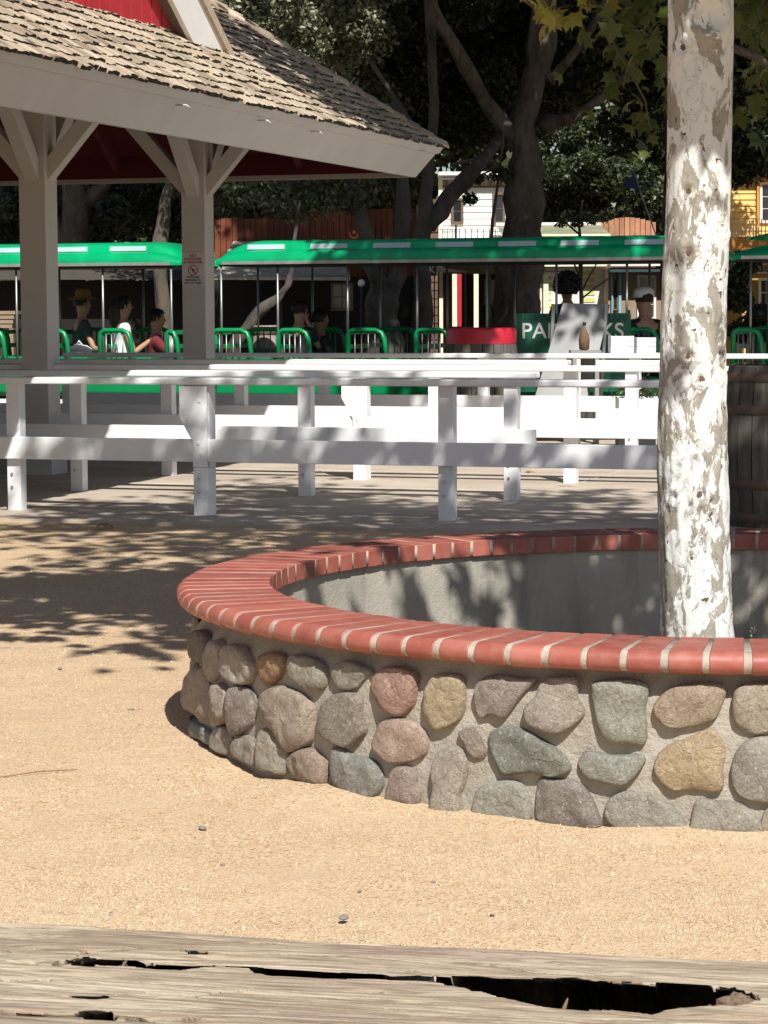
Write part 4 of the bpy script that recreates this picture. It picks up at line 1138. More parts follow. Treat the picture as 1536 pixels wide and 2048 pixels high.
    # red gable above the roof, with grooves between its boards
    NG = NE - 0.80; ZG = ZE + 0.80 * SL; MR = 17.75; gs = 0.64
    for k in range(46):
        a = MR - (k + 1) * 0.195; b = MR - k * 0.195 - 0.022
        za = ZG + (MR - a) * gs + .1; zb = ZG + (MR - b) * gs + .1
        za, zb = min(za, ZG + 2.6), min(zb, ZG + 2.6)
        mb = MB(); V = [(NG, a, ZG - .12), (NG, b, ZG - .12), (NG, b, zb), (NG, a, za)]
        mb.add(V + [(x - .02, y, z) for x, y, z in V], [(0, 1, 2, 3), (0, 4, 5, 1), (1, 5, 6, 2), (2, 6, 7, 3), (3, 7, 4, 0)])
        mb.build('board', RED, pv)
    MB().add([(NG - .021, 9, ZG - .15), (NG - .021, MR, ZG - .15), (NG - .021, MR, ZG + .1), (NG - .021, MR - 3.9, ZG + 2.6), (NG - .021, 9, ZG + 2.6)], [(0, 1, 2, 3, 4)]).build('gable_backing', simple('groove_red', (0.55, 0.08, 0.08), 0.7), pv)
    # barge board and the small roof behind it
    NB_ = NG + 0.12
    V = [(NB_, MR + .06, ZG - .10), (NB_, MR + .74, ZG - .10), (NB_, MR + .74 - 4.2, ZG - .10 + 4.2 * gs), (NB_, MR + .06 - 4.2, ZG - .10 + 4.2 * gs)]
    MB().add(V + [(x - .04, y, z) for x, y, z in V], [(0, 1, 2, 3), (7, 6, 5, 4), (0, 4, 5, 1), (1, 5, 6, 2), (2, 6, 7, 3), (3, 7, 4, 0)]).build('barge_board', WHITE2, pv)
    V = [(NB_ + .03, MR + .76, ZG - .12), (NB_ + .03, MR + .76 - 4.4, ZG - .12 + 4.4 * gs), (NB_ - 4, MR + .76 - 4.4, ZG - .12 + 4.4 * gs), (NB_ - 4, MR + .76, ZG - .12)]
    MB().add(V + [(x, y + .045, z + .06) for x, y, z in V], [(3, 2, 1, 0), (4, 5, 6, 7), (0, 1, 5, 4), (1, 2, 6, 5), (2, 3, 7, 6), (3, 0, 4, 7)]).build('gable_roof', SHING, pv)
    V = [(NB_ - .04, MR + .05, ZG - .1), (NB_ - .04, MR + .05 - 4.2, ZG - .1 + 4.2 * gs), (NG - .01, MR + .05 - 4.2, ZG - .1 + 4.2 * gs), (NG - .01, MR + .05, ZG - .1)]
    MB().add(V, [(0, 1, 2, 3)]).build('trim', WINBR, pv)
    # pillars with four braces each
    def pillar(n, m):
        h = 0.118
        top = ZE + min(NE - n, MF - m, 3.6) * SL - 0.1
        o = MB().box(-h, h, -h, h, 0, top).build('pillar', CREAM, pv, (n, m, 0), bevel=.006)
        MB().box(-.155, .155, -.155, .155, 0.01, .22).build('plinth', CREAM, o, bevel=.006)
        for dx, dy in ((1, 0), (-1, 0), (0, 1), (0, -1)):
            L = 1.0
            if dx == 1: L = 0.62
            MB().bar((dx * .05, dy * .05, 2.44), (dx * (.05 + L), dy * (.05 + L), 2.44 + L * 1.12), 0.13, 0.13, (0, 0, 1)).build('brace', CREAM, o, bevel=.005)
            MB().tube([(dx * .0 + .05 * dy - .0, -.13 if dy <= 0 else .13, 2.55), (dx * .0 + .05 * dy, -.10, 2.55)], .018, 8).build('bolt', CREAM, o) if (dx, dy) == (0, -1) else None
    for n, m in ((-8.575, 18.37), (-8.42, 21.56), (-8.6, 15.2), (-8.6, 12.0)): pillar(n, m)
    for n in (-12.1, -15.5):
        for m in (11.8, 15.0, 18.3, 21.5): pillar(n, m)
    for n in (-8.5, -12.1, -15.5):
        MB().box(n - .07, n + .07, 11.5, 21.9, 3.5, 3.72).build('tie_beam', CREAM, pv)
pavilion()

# ------------------------------------------------------------ queue fences
def fence(m, n0, n1, posts, gus, label, x_from=None, ztop=0.92, lower=True, grp='white queue fences in front of the train'):
    o = st(posts[0], m)
    root = thing('queue_fence', label, 'fence', (o.x, o.y, 0.0), -ANG, grp)
    b = posts[0]; rd = random.Random(int(m * 100))
    for i, n in enumerate(posts):
        x = n - b; h = ztop - .046
        if n not in gus:
            po = MB().box(x - .05, x + .05, -.0, .092, 0.005, h).build('post', WHITE, root, bevel=.004)
        else:
            po = MB().box(x - .05, x + .05, -.058, .092, 0.005, .33).box(x - .05, x + .05, -.018, .092, .33, h).build('post', WHITE, root, bevel=.004)
            MB().prism([(x - .145, h - .008), (x - .145, .66), (x - .052, .50), (x - .052, .332), (x + .05, .332), (x + .05, h - .008)][::-1], 'y', -.062, -.0445 + .0).build('gusset_board', WHITE, po, bevel=.003)
            for z, dx in ((.77, .0), (.49, -.01), (.42, .01)): MB().tube([(x + dx, -.061, z), (x + dx, -.068, z)], .011, 8).build('bolt', WHITE, po)
        for z in (.26, .17):
            MB().tube([(x - .012, .001 if n not in gus else -.057, z), (x - .012, -.010 if n not in gus else -.068, z)], .010, 7).build('bolt', CHROME, po)
    MB().box(n0 - b, n1 - b, -.062, .088, ztop - .046, ztop).build('top_rail', WHITE, root, bevel=.010)
    # lower rail in two lengths butted at a post
    gi = [g for g in gus]
    cuts = [n0] + gi + [n1]
    for a, c in zip(cuts[:-1], cuts[1:]):
        MB().box(a - b + .003, c - b - .003, -.044, -.0015, .365, .515).build('lower_rail', WHITE, root, bevel=.004)
    return root
fence(14.83, -11.0, -2.78, [-11.1, -9.4, -7.62, -6.22, -4.545, -2.9], [-6.22], 'nearest white queue fence, its lower rail mottled with leaf shade')
fence(16.49, -11.0, -4.38, [-9.6, -7.95, -6.125, -4.575], [], 'second white queue fence from the front, ending before the grey board')
fence(18.18, -11.0, 1.0, [-9.7, -7.95, -6.27, -4.57, -2.9, -1.2], [-6.27], 'third white queue fence from the front, running on past the tree trunk')
fence(19.95, -11.0, -5.02, [-9.7, -8.02, -6.22], [], 'fourth white queue fence from the front, left length, mostly lit')
fence(19.96, -4.78, -4.2, [-4.49], [], 'short white fence length with one post beside the plant box')
fence(22.6, -11.0, 1.5, [-9.9, -8.2, -6.55, -5.05, -3.6, -2.0], [], 'rearmost white queue fence right in front of the green train')

# inclined handrail behind the barrel
a = ond(1440, 778, 17.2); b = ond(1500, 752, 17.2)
r_ = thing('ramp_handrail', 'white sloping handrail showing between the tree trunk and the dark barrel', 'handrail', (a.x, a.y, 0))
MB().bar((-.3, 0, a.z - .14), (b.x - a.x + .5, 0, b.z + .22), .09, .05).build('rail', WHITE, r_, bevel=.006)
MB().box(-.14, -.04, -.05, .04, 0.01, a.z - .07).build('post', WHITE, r_)
MB().box(.55, .65, -.05, .04, 0.01, b.z + .15).build('post', WHITE, r_)

# ------------------------------------------------------------ barrels
def barrel(name, label, loc, H, R, mat, hoopmat, cat='barrel', rim=None, staves=20, z0=0.0, lid=True, open_top=False):
    t = thing(name, label, cat, loc)
    def rad(z): return R * (0.80 + 0.20 * math.sin(math.pi * (0.12 + 0.76 * z / H)) ** 1.0) if not open_top else R * (0.86 + .14 * z / H)
    zs = [H * i / 10 for i in range(11)]
    for k in range(staves):
        a0, a1 = 2 * math.pi * k / staves + .012, 2 * math.pi * (k + 1) / staves - .012
        V, F = [], []
        for z in zs:
            r = rad(z)
            for a in (a0, (a0 + a1) / 2, a1):
                V.append((r * math.cos(a), r * math.sin(a), z))
            for a in (a0, a1): V.append(((r - .03) * math.cos(a), (r - .03) * math.sin(a), z))
        for i in range(len(zs) - 1):
            p, q = i * 5, (i + 1) * 5
            F += [(p, p + 1, q + 1, q), (p + 1, p + 2, q + 2, q + 1), (p + 2, p + 4, q + 4, q + 2), (p + 3, p, q, q + 3)]
        F += [(50, 51, 52, 54, 53), (3, 4, 2, 1, 0)]
        MB().add(V, F).build('stave', mat, t)
    for f0, f1 in ((.03, .09), (.24, .30), (.70, .76), (.90, .96)):
        MB().lathe([(rad(H * f0) + .003, H * f0), (rad(H * f0) + .006, H * f0 + .002), (rad(H * f1) + .006, H * f1 - .002), (rad(H * f1) + .003, H * f1)], 40, close=False).build('hoop', hoopmat, t)
    MB().lathe([(0.001, H - .035), (rad(H) - .012, H - .035)], 32, close=False).build('lid', mat, t)
    if rim:
        MB().lathe([(rad(H * .9) + .008, H * .87), (rad(H) + .022, H * .89), (rad(H) + .026, H * .985), (rad(H) + .01, H + .012), (rad(H) - .04, H + .006), (rad(H) - .05, H - .03)], 40, close=False).build('rim', rim, t)
    return t
pb = onz(1562, 1062)
barrel('wooden_barrel', 'large dark weathered barrel standing right of the tree trunk at the photo edge', (pb.x + .02, pb.y + .3, 0.012), 1.0, 0.345, BARW, IRON)
pr_ = ond(961, 700, 25.0)
barrel('wooden_barrel', 'half barrel with a bright red painted rim behind the fences', (pr_.x, pr_.y - .2, 0.012), 1.13, 0.385, BARW, IRON, rim=REDP)
pp_ = ond(531, 700, 29.5)
barrel('barrel_planter', 'pale pinkish weathered half barrel behind the train, left of the boy', (pp_.x, pp_.y, 0.0), 1.15, 0.17, PINKW, IRON)

# ------------------------------------------------------------ sign on the second pillar
def pillar_sign():
    def pm(x, y, m):
        v = ray(x, y); t = m / (v.x * P2_.x + v.y * P2_.y); p = v * t
        return p.x * P1_.x + p.y * P1_.y, CAMZ + p.z
    n, z0 = pm(365, 571, 21.56 - .122); n1, z1 = pm(408, 505, 21.56 - .122)
    w, h = n1 - n, z1 - z0
    o = stp((n + n1) / 2, 21.56 - .124, (z0 + z1) / 2)
    t = thing('no_strollers_sign', 'small white notice with red lettering and a barred stroller symbol on the second pillar', 'sign', o, -ANGP)
    MB().box(-w / 2, w / 2, -.003, .003, -h / 2, h / 2).build('panel', SIGNW, t)
    def tx(s, x, z, sz, mat, nm='lettering'):
        q = link(nm, text_mesh(nm, s, sz, mat, .0008, .0006), None, t, (x, -.0045, z)); q.rotation_euler = (math.pi / 2, 0, 0)
    tx('NO', 0, h * .40, .042, INKR); tx('STROLLERS', 0, h * .30, .034, INKR); tx('IN TRAIN LINE', 0, h * .20, .029, INKR)
    tx('STROLLER', 0, -h * .25, .028, INKG); tx('PARKING AT', 0, -h * .34, .028, INKG); tx('EXIT OF TRAIN', 0, -h * .43, .026, INKG)
    mb = MB(); V, F = [], []; R = .050
    for k in range(32):
        a = 2 * math.pi * k / 32
        for r in (R, R * .84): V.append((r * math.cos(a), -.0048, r * math.sin(a) - .01))
    F = [(2 * k, 2 * ((k + 1) % 32), 2 * ((k + 1) % 32) + 1, 2 * k + 1) for k in range(32)]
    mb.add(V, F); mb.bar((-.033, -.0052, .024), (.033, -.0052, -.044), .001, .007, (1, 0, 1)); mb.build('prohibition_ring', INKR, t)
    mb = MB().add([(-.018, -.0046, .012), (-.012, -.0046, .016), (-.004, -.0046, .0), (.018, -.0046, .0), (.012, -.0046, -.022), (-.008, -.0046, -.022)], [(0, 1, 2, 3, 4, 5)])
    for x in (-.008, .012):
        mb.add([(x + .006 * math.cos(a * .785), -.0046, -.030 + .006 * math.sin(a * .785)) for a in range(8)], [tuple(range(8))])
    mb.build('stroller_symbol', INKG, t)
pillar_sign()

# ------------------------------------------------------------ train
MT = 25.4            # near side of the cars
def Q(x, y): return px_on_m(x, y, MT)
zr = Q(768, 526)[1]; zt_ = Q(900, 660)[1]; zb1 = Q(640, 752)[1]; zb0 = Q(640, 797)[1]
def car(label, x0, x1, poles, seats, nose0=True, nose1=True, sky=None, hs=.80):
    n0, n1 = Q(x0, 530)[0], Q(x1, 530)[0]; L = n1 - n0
    o = st(n0, MT + .62)
    t = thing('train_car', label, 'train car', (o.x, o.y, 0), -ANG, 'open green cars of the park train')
    half = [(-.66, 0.0), (-.665, .04), (-.655, .075), (-.635, .15), (-.60, .175), (-.555, .185), (-.535, .215), (-.52, .275), (-.48, .305), (-.30, .33), (0, .34)]
    prof = half + [(-y, z) for y, z in half[:-1]][::-1]
    V, F = [], []; m = len(prof)
    xs = [0, .03, .08, .14, .22, .30, .38, .48] + list(np.linspace(.6, L - .6, 12)) + [L - e for e in (.48, .38, .30, .22, .14, .08, .03, 0)]
    for x in xs:
        e = 1.0
        if nose0 and x < .48: e = math.sin(math.pi / 2 * x / .48) ** .8
        if nose1 and x > L - .48: e = math.sin(math.pi / 2 * max(0, L - x) / .48) ** .8
        for y, z in prof:
            zz = z if z <= .04 else .04 + (z - .04) * (.12 + .88 * e) * hs
            V.append((x, y * (.90 + .10 * e), zr + zz))
    for i in range(len(xs) - 1):
        for k in range(m - 1): F.append((i * m + k, i * m + k + 1, (i + 1) * m + k + 1, (i + 1) * m + k))
    F.append(list(range(m))); F.append([(len(xs) - 1) * m + k for k in range(m)][::-1])
    roof = MB().add(V, F, True).build('canopy', TGREEN, t)
    MB().box(.12, L - .12, -.672, -.660, zr + .0, zr + .035).build('edge_trim', CHROME, roof)
    MB().box(.05, L - .05, -.60, .60, zr - .02, zr - .002).build('canopy_lining', BLACK, t)
    for a, b in (sky or []):
        u, v = Q(a, 491)[0] - n0, Q(b, 491)[0] - n0
        q = MB(); q.add([(u, -.556, zr + .168), (v, -.556, zr + .168), (v, -.534, zr + .222), (u, -.534, zr + .222), (u, -.530, zr + .165), (v, -.530, zr + .165), (v, -.512, zr + .222), (u, -.512, zr + .222)], [(0, 1, 2, 3), (0, 4, 5, 1), (1, 5, 6, 2), (2, 6, 7, 3), (3, 7, 4, 0)])
        q.build('skylight', SKYL, roof)
    for px in poles:
        u = Q(px, 600)[0] - n0
        for y in (-.58, .55):
            MB().tube([(u, y, zb1 - .02), (u, y, zr)], .014, 8).build('pole', STEEL, t)
    # low body
    V, F = [], []
    pr = [(-.60, zb1), (-.64, zb1 - .015), (-.65, zb1 - .08), (-.645, zb0 + .05), (-.60, zb0), (.60, zb0), (.645, zb0 + .05), (.65, zb1 - .08), (.64, zb1 - .015), (.60, zb1)]
    body = MB().prism(pr, 'x', .02, L - .02).build('body', TGREEN2, t, bevel=.015)
    MB().box(.02, L - .02, -.59, .59, zb1, zb1 + .01).build('floor', BLACK, t)
    MB().box(.15, L - .15, -.45, .45, .22, zb0 - .005).build('chassis', BLACK, t)
    for u in (.6, 1.15, L - 1.15, L - .6):
        for y in (-.42, .42):
            w_ = MB(); V = []
            w_.tube([(u, y - .04, .19), (u, y + .04, .19)], .18, 20, sm=False); w_.build('wheel', BLACK, t)
    for a, b in seats:
        u, v = Q(a, 700)[0] - n0, Q(b, 700)[0] - n0
        s = MB().box(u + .03, v + .16, -.52, .52, zb1 + .17, zb1 + .20).build('bench', TGREEN2, t, bevel=.008)
        for y in (-.60, .56):
            q = MB()
            q.tube([(u + .02, y, zb1), (u + .02, y, zt_ - .05), (u + .035, y, zt_ - .015), (u + .08, y, zt_), (v - .15, y, zt_), (v - .08, y, zt_ - .03), (v - .05, y, zt_ - .10), (v + .0, y, zb1)], .034, 8, flat=.8)
            q.build('arch_frame', TGREEN2, s)
            q = MB()
            for k in range(1, 5):
                uu = u + .02 + (v - u - .1) * k / 5
                q.tube([(uu, y, zb1), (uu, y, zt_ - .02)], .008, 6)
            q.build('arch_bars', TGREEN2 if y > 0 else STEEL, s)
        for k in range(3):
            MB().box(u + .01, u + .035, -.56, .54, zt_ - .05 - k * .16, zt_ + .03 - k * .16 - .03).build('back_slat', TGREEN2, s)
    return t
car('left green train car carrying the waving woman, cut by the left edge', -230, 362, [-160, -20, 30, 203, 340], [(-150, -70), (-60, 13), (70, 140), (197, 268), (330, 360)], sky=[(-200, -140), (-75, -15), (-10, 52), (98, 168), (214, 286)])
car('middle green train car with seven skylights, between the second pillar and the tree', 428, 1436, [440, 553, 693, 832, 972, 1111, 1252, 1392], [(421, 506), (553, 624), (692, 776), (828, 905), (966, 1040), (1108, 1180), (1252, 1322)],
    sky=[(490, 564), (616, 690), (742, 816), (867, 942), (993, 1068), (1118, 1194), (1246, 1324)])
car('right green train car, only its rounded roof end showing beyond the tree', 1461, 2100, [1500, 1640, 1780], [(1462, 1530), (1600, 1680), (1740, 1820)], sky=[], hs=.42)
# rails and a low white platform edge
for yy in (.2, 1.05):
    a, b = st(-18, MT + yy, 0), st(18, MT + yy, 0)
    tag(MB().bar(a + Vector((0, 0, .03)), b + Vector((0, 0, .03)), .05, .06).build('rail_track', IRON), ('near' if yy < .5 else 'far') + ' steel rail under the green train', 'rail')
tag(MB().bar(st(-16, 24.7, .20), st(16, 24.7, .20), .06, .30).build('platform_edge_board', WHITE), 'low white board along the platform edge in front of the train body', 'edge board')

# ------------------------------------------------------------ boards, banner and boxes near the train
def quad_slab(name, label, cat, px4, d, th, mat, group=None):
    """upright panel through 4 picture corners (tl, tr, br, bl), depth list d"""
    P = [ond(x, y, dd) for (x, y), dd in zip(px4, d)]
    o = Vector((sum(p.x for p in P) / 4, sum(p.y for p in P) / 4, min(p.z for p in P)))
    P = [p - o for p in P]; B = [p + Vector((0, th, 0)) for p in P]
    mb = MB().add(P + B, [(3, 2, 1, 0), (4, 5, 6, 7), (0, 1, 5, 4), (1, 2, 6, 5), (2, 3, 7, 6), (3, 0, 4, 7)])
    t = thing(name, label, cat, o)
    mb.build('panel', mat, t)
    return t, o
t, o = quad_slab('a_frame_board', 'grey leaning a-frame board standing in front of the green banner', 'board', [(1126, 606), (1220, 609), (1176, 800), (1068, 800)], [24.6, 24.5, 24.1, 24.1], .02, GREYB)
zf = -o.z
for dx in (-.25, .28): MB().bar((dx, .35, zf + .0), (dx + .05, .08, .95), .03, .03).build('leg', GREYB, t)
a = ond(1068, 800, 24.1) - o; b = ond(1176, 800, 24.1) - o
for q in (a, b): MB().bar((q.x + .02 * (1 if q is a else -1), .01, zf), (q.x + .02, .01, q.z + .02), .03, .03).build('leg', GREYB, t)
# brown bag with a dark top hanging on the board
p = ond(1168, 700, 24.0)
bg_ = MB().lathe([(.03, 0), (.05, .01), (.055, .10), (.045, .16), (.022, .20), (.014, .215), (.014, .25)], 14)
bo = bg_.build('paper_wrapped_bottle', simple('bag_brown', (0.15, 0.08, 0.045), 0.8, 0.2, 20), None, (p.x, p.y - .02, p.z)); tag(bo, 'brown paper wrapped bottle in front of the grey leaning board', 'bottle')
MB().tube([(0, 0, .245), (.004, 0, .275)], .018, 8).build('cap', BLACK, bo)
tb = MB().box(-.14, .16, -.12, .16, p.z - .03, p.z - .002).box(-.12, -.08, -.1, .14, .012, p.z - .03).box(.1, .14, -.1, .14, .012, p.z - .03)
tag(tb.build('side_table', GREYB, None, (p.x, p.y - .02, 0)), 'small grey stand under the brown bottle', 'table')
# green banner
a = ond(1032, 784, 25.0); b = ond(1262, 626, 25.0)
W_, H_ = b.x - a.x, b.z - a.z
t = thing('green_banner', 'dark green banner with big pale letters behind the grey board', 'banner', (a.x, 25.0, a.z))
MB().box(0, W_, 0, .012, 0, H_).build('cloth', SIGNG, t)
for x in (.02, W_ - .02): MB().tube([(x, .02, -a.z), (x, .02, H_ + .03)], .015, 8).build('pole', BLACK, t)
def tx(s, px, py, sz, mat):
    p = ond(px, py, 25.0)
    q = link('lettering', text_mesh('lettering', s, sz, mat, .001, .002), None, t, (p.x - a.x, -.004, p.z - a.z)); q.rotation_euler = (math.pi / 2, 0, 0)
tx('PAR', 1081, 663, .225, INKW); tx('KS', 1224, 663, .225, INKW); tx('IRVINE', 1080, 637, .11, simple('dim_ink', (0.0, 0.05, 0.03), 0.6)); tx('RAN', 1232, 637, .11, simple('dim_ink', (0.0, 0.05, 0.03), 0.6))
# white crates
def crate(x0, y0, x1, y1, d, label):
    a, b = ond(x0, y1, d), ond(x1, y0, d); w, h = b.x - a.x, b.z - a.z
    t = thing('crate', label, 'crate', (a.x, d, a.z - .02))
    for k in range(3):
        z0_ = .02 + h * k / 3
        MB().box(0, w, 0, .012, z0_ + .004, z0_ + h / 3 - .004).build('slat', WHITE, t); MB().box(0, w, .3, .312, z0_ + .004, z0_ + h / 3 - .004).build('slat', WHITE, t)
    for x in (0, w - .012): MB().box(x, x + .012, .013, .299, .024, h + .02).build('side', WHITE, t)
    MB().box(0, w, 0, .31, 0, .02).build('bottom', WHITE, t)
    return a
crate(1222, 672, 1268, 703, 23.9, 'white wooden crate leaning on the rear fence right of the grey board')
crate(1274, 675, 1312, 703, 23.9, 'greyer wooden crate right of the white crate near the trunk')
MB_ = MB().box(-.4, .9, -.02, .4, .0, .03); pz = ond(1222, 703, 23.9)
for x in (-.35, .8): MB_.box(x, x + .05, 0, .05, -(pz.z - .05), 0).box(x, x + .05, .3, .35, -(pz.z - .05), 0)
tag(MB_.build('side_table', WHITE, None, (pz.x, 23.9, pz.z - .052)), 'white table carrying the two crates behind the rear fence', 'table')
# planter box with a plant
a, b = ond(1238, 838, 21.6), ond(1312, 796, 21.6); w = b.x - a.x; h = b.z - a.z
t = thing('plant_box', 'low white box with a small green plant behind the third fence', 'plant box', (a.x, 21.6, a.z - .0))
for bx in ((0, w, 0, .02), (0, w, .33, .35), (0, .02, .0205, .3295), (w - .02, w, .0205, .3295)): MB().box(*bx, 0, h).build('side', WHITE, t)
MB().box(.02, w - .02, .02, .33, 0, h - .03).build('soil', SOIL, t)
MB().box(0, w, 0, .35, -a.z + .012, -.002).build('base', BLACK, t)
QT = np.array([(0, -.5, 0), (.26, 0, .06), (0, .5, 0), (-.26, 0, .06)]); QF = np.array([(0, 1, 2, 3)])
pos = RNG.normal(size=(260, 3)) * np.array([.10, .08, .06]) + np.array([w / 2, .17, h + .06])
link('foliage', scatter('foliage', QT, QF, pos, rand_rots(260, .4), RNG.uniform(.03, .07, 260), LEAFO), None, t)
# ------------------------------------------------------------ people
def skin_mesh(name, chains, mat, parent, sub=2):
    """chains: list of lists of (key, (x,y,z), (rx, ry)); a repeated key joins chains"""
    keys, co, rad, ed = {}, [], [], []
    for ch in chains:
        prev = None
        for k, p, r in ch:
            if k not in keys:
                keys[k] = len(co); co.append(p); rad.append(r if hasattr(r, '__len__') else (r, r))
            if prev is not None: ed.append((prev, keys[k]))
            prev = keys[k]
    me = bpy.data.meshes.new(name); me.from_pydata(co, ed, []); me.materials.append(mat)
    o = link(name, me, None, parent)
    m = o.modifiers.new('skin', 'SKIN'); m.use_smooth_shade = True
    for i, r in enumerate(rad): me.skin_vertices[0].data[i].radius = r; me.skin_vertices[0].data[i].use_root = (i == 0)
    s = o.modifiers.new('sub', 'SUBSURF'); s.levels = sub; s.render_levels = sub
    return o
def lerp3(a, b, f): return tuple(a[i] + (b[i] - a[i]) * f for i in range(3))
def person(label, loc, face, handR, handL, elbR, elbL, skin, shirt, trousers, hair='short', hat=None, standing=False, lean=0.0, sc=1.0, spread=False, group=None, bare=False):
    t = thing('person', label, 'person', loc, face, group); t.scale = (sc, sc, sc)
    ch = (0, .02 + lean * .5, .26); cs = (0, .03 + lean, .42); nk = (0, .035 + lean * 1.15, .52)
    hd = [(0, .04 + lean * 1.2, .575), (0, .055 + lean * 1.25, .64), (0, .05 + lean * 1.25, .71), (0, .045 + lean * 1.25, .755)]
    shR, shL = (.165, .03 + lean, .43), (-.165, .03 + lean, .43)
    if standing: kR, kL, aR, aL, tR, tL = (.10, .02, -.44), (-.10, .02, -.44), (.10, 0, -.84), (-.10, 0, -.84), (.11, .13, -.88), (-.11, .13, -.88)
    else: kR, kL, aR, aL, tR, tL = (.12, .42, .04), (-.12, .42, .04), (.12, .40, -.36), (-.12, .40, -.36), (.12, .54, -.40), (-.12, .54, -.40)
    C = [[('p', (0, 0, 0), (.13, .10)), ('ch', ch, (.125, .09)), ('cs', cs, (.13, .085)), ('nk', nk, .05), ('h0', hd[0], (.062, .07)), ('h1', hd[1], (.078, .095)), ('h2', hd[2], (.078, .095)), ('h3', hd[3], (.05, .06))]]
    for s, sh, el, ha in (('R', shR, elbR, handR), ('L', shL, elbL, handL)):
        C.append([('cs', cs, 0), ('s' + s, sh, .05), ('u' + s, lerp3(sh, el, .5), .042), ('e' + s, el, .035), ('f' + s, lerp3(el, ha, .45), .034), ('w' + s, ha, .024)])
        d = Vector(ha) - Vector(el); d.normalize(); sd = d.cross(Vector((0, 1, 0.2))).normalized(); n_ = sd.cross(d)
        pal = Vector(ha) + d * .055
        C.append([('w' + s, ha, 0), ('m' + s, tuple(pal), (.034, .018))])
        for k in range(4):
            f = (k - 1.5); L = (.062, .075, .07, .055)[k]
            kn = pal + sd * f * .019 + d * .03; sp = (.35 if spread else .08) * f
            f1 = kn + (d + sd * sp).normalized() * L * .55; f2 = f1 + (d + sd * sp + n_ * (.1 if spread else .6)).normalized() * L * .5
            C.append([('m' + s, (0, 0, 0), 0), ('k%d%s' % (k, s), tuple(kn), .010), ('i%d%s' % (k, s), tuple(f1), .0085), ('t%d%s' % (k, s), tuple(f2), .007)])
        th = Vector(ha) + d * .03 - sd * .03; C.append([('m' + s, 0, 0), ('th' + s, tuple(th), .011), ('tt' + s, tuple(th + (d - sd * .9).normalized() * .045), .008)])
    for s, sx, k, a, te in (('R', .085, kR, aR, tR), ('L', -.085, kL, aL, tL)):
        C.append([('p', 0, 0), ('hp' + s, (sx, .02, -.02), .085), ('th_' + s, lerp3((sx, .02, -.02), k, .5), .07), ('kn' + s, k, .052), ('cf' + s, lerp3(k, a, .35), .05), ('an' + s, a, .033), ('ft' + s, te, (.035, .025))])
    skin_mesh('body', C, skin, t)
    e = .013
    Cs = [[('p', (0, 0, -.03), (.145, .118)), ('ch', ch, (.142, .108)), ('cs', cs, (.145, .10)), ('nb', lerp3(cs, nk, .8), (.062, .062))]]
    for s, sh, el in (('R', shR, elbR), ('L', shL, elbL)):
        f = .35 if bare else .62
        Cs.append([('cs', 0, 0), ('s' + s, sh, .066), ('u' + s, lerp3(sh, el, f), .055)])
    skin_mesh('shirt', Cs, shirt, t)
    Ct = [[('p', (0, 0, -.01), (.145, .115)), ('q', (0, 0, .05), (.14, .11))]]
    for s, sx, k, a in (('R', .085, kR, aR), ('L', -.085, kL, aL)):
        Ct.append([('p', 0, 0), ('hp' + s, (sx, .02, -.02), .10), ('th' + s, lerp3((sx, .02, -.02), k, .5), .086), ('kn' + s, k, .068), ('an' + s, lerp3(k, a, .9), .05)])
    skin_mesh('trousers', Ct, trousers, t)
    for s, te, a in (('R', tR, aR), ('L', tL, aL)):
        skin_mesh('shoe', [[('a', lerp3(a, te, -.1), (.045, .045)), ('b', lerp3(a, te, .6), (.045, .035)), ('c', lerp3(a, te, 1.05), (.035, .028))]], CBLK, t, 1)
    hc = Vector((0, .05 + lean * 1.25, .675))
    # face: nose, brows, eyes, mouth, ears
    fy = hc.y + .088
    MB().add([(0, fy + .022, hc.z - .022), (-.013, fy - .008, hc.z - .026), (.013, fy - .008, hc.z - .026), (0, fy - .004, hc.z + .018)], [(0, 2, 3), (0, 3, 1), (0, 1, 2)]).build('nose', skin, t)
    for x in (-.03, .03):
        MB().tube([(x - .009, fy - .003, hc.z + .004), (x + .009, fy - .003, hc.z + .004)], .006, 6).build('eye', CBLK, t)
        MB().tube([(x * 2.55, hc.y + .0, hc.z - .02), (x * 2.75, hc.y - .004, hc.z + .016)], .014, 6).build('ear', skin, t)
    MB().tube([(-.020, fy - .012, hc.z - .052), (.020, fy - .012, hc.z - .052)], .005, 6).build('mouth', CMAR, t)
    # hair shell
    big = 1.55 if hair == 'bushy' else 1.0
    mb = MB(); n, k = 20, 12; V = []
    for i in range(k + 1):
        for j in range(n):
            a = math.pi * .62 * i / k if hair != 'bushy' else math.pi * .7 * i / k; b = 2 * math.pi * j / n
            r = Vector((math.sin(a) * math.cos(b) * .088, math.sin(a) * math.sin(b) * .104 - .006, math.cos(a) * .10))
            if r.y > .03 and r.z < .045: r.y = .03 + (r.y - .03) * .15; r.x *= .93
            r = r * big * (1 + (.10 if big > 1 else .06) * noise.noise(r * (30 if big > 1 else 25)))
            V.append(hc + Vector((0, -.008, .018)) + r)
    F = [(i * n + j, (i + 1) * n + j, (i + 1) * n + (j + 1) % n, i * n + (j + 1) % n) for i in range(k) for j in range(n)]
    mb.add(V, F, True); h_ = mb.build('hair', HAIR, t)
    if hair == 'long':
        MB().tube([hc + Vector((0, -.06, .05)), hc + Vector((0, -.095, -.06)), hc + Vector((.0, -.10, -.20)), hc + Vector((0, -.10, -.30))], [.075, .085, .07, .02], 14, flat=.6).build('ponytail', HAIR, h_)
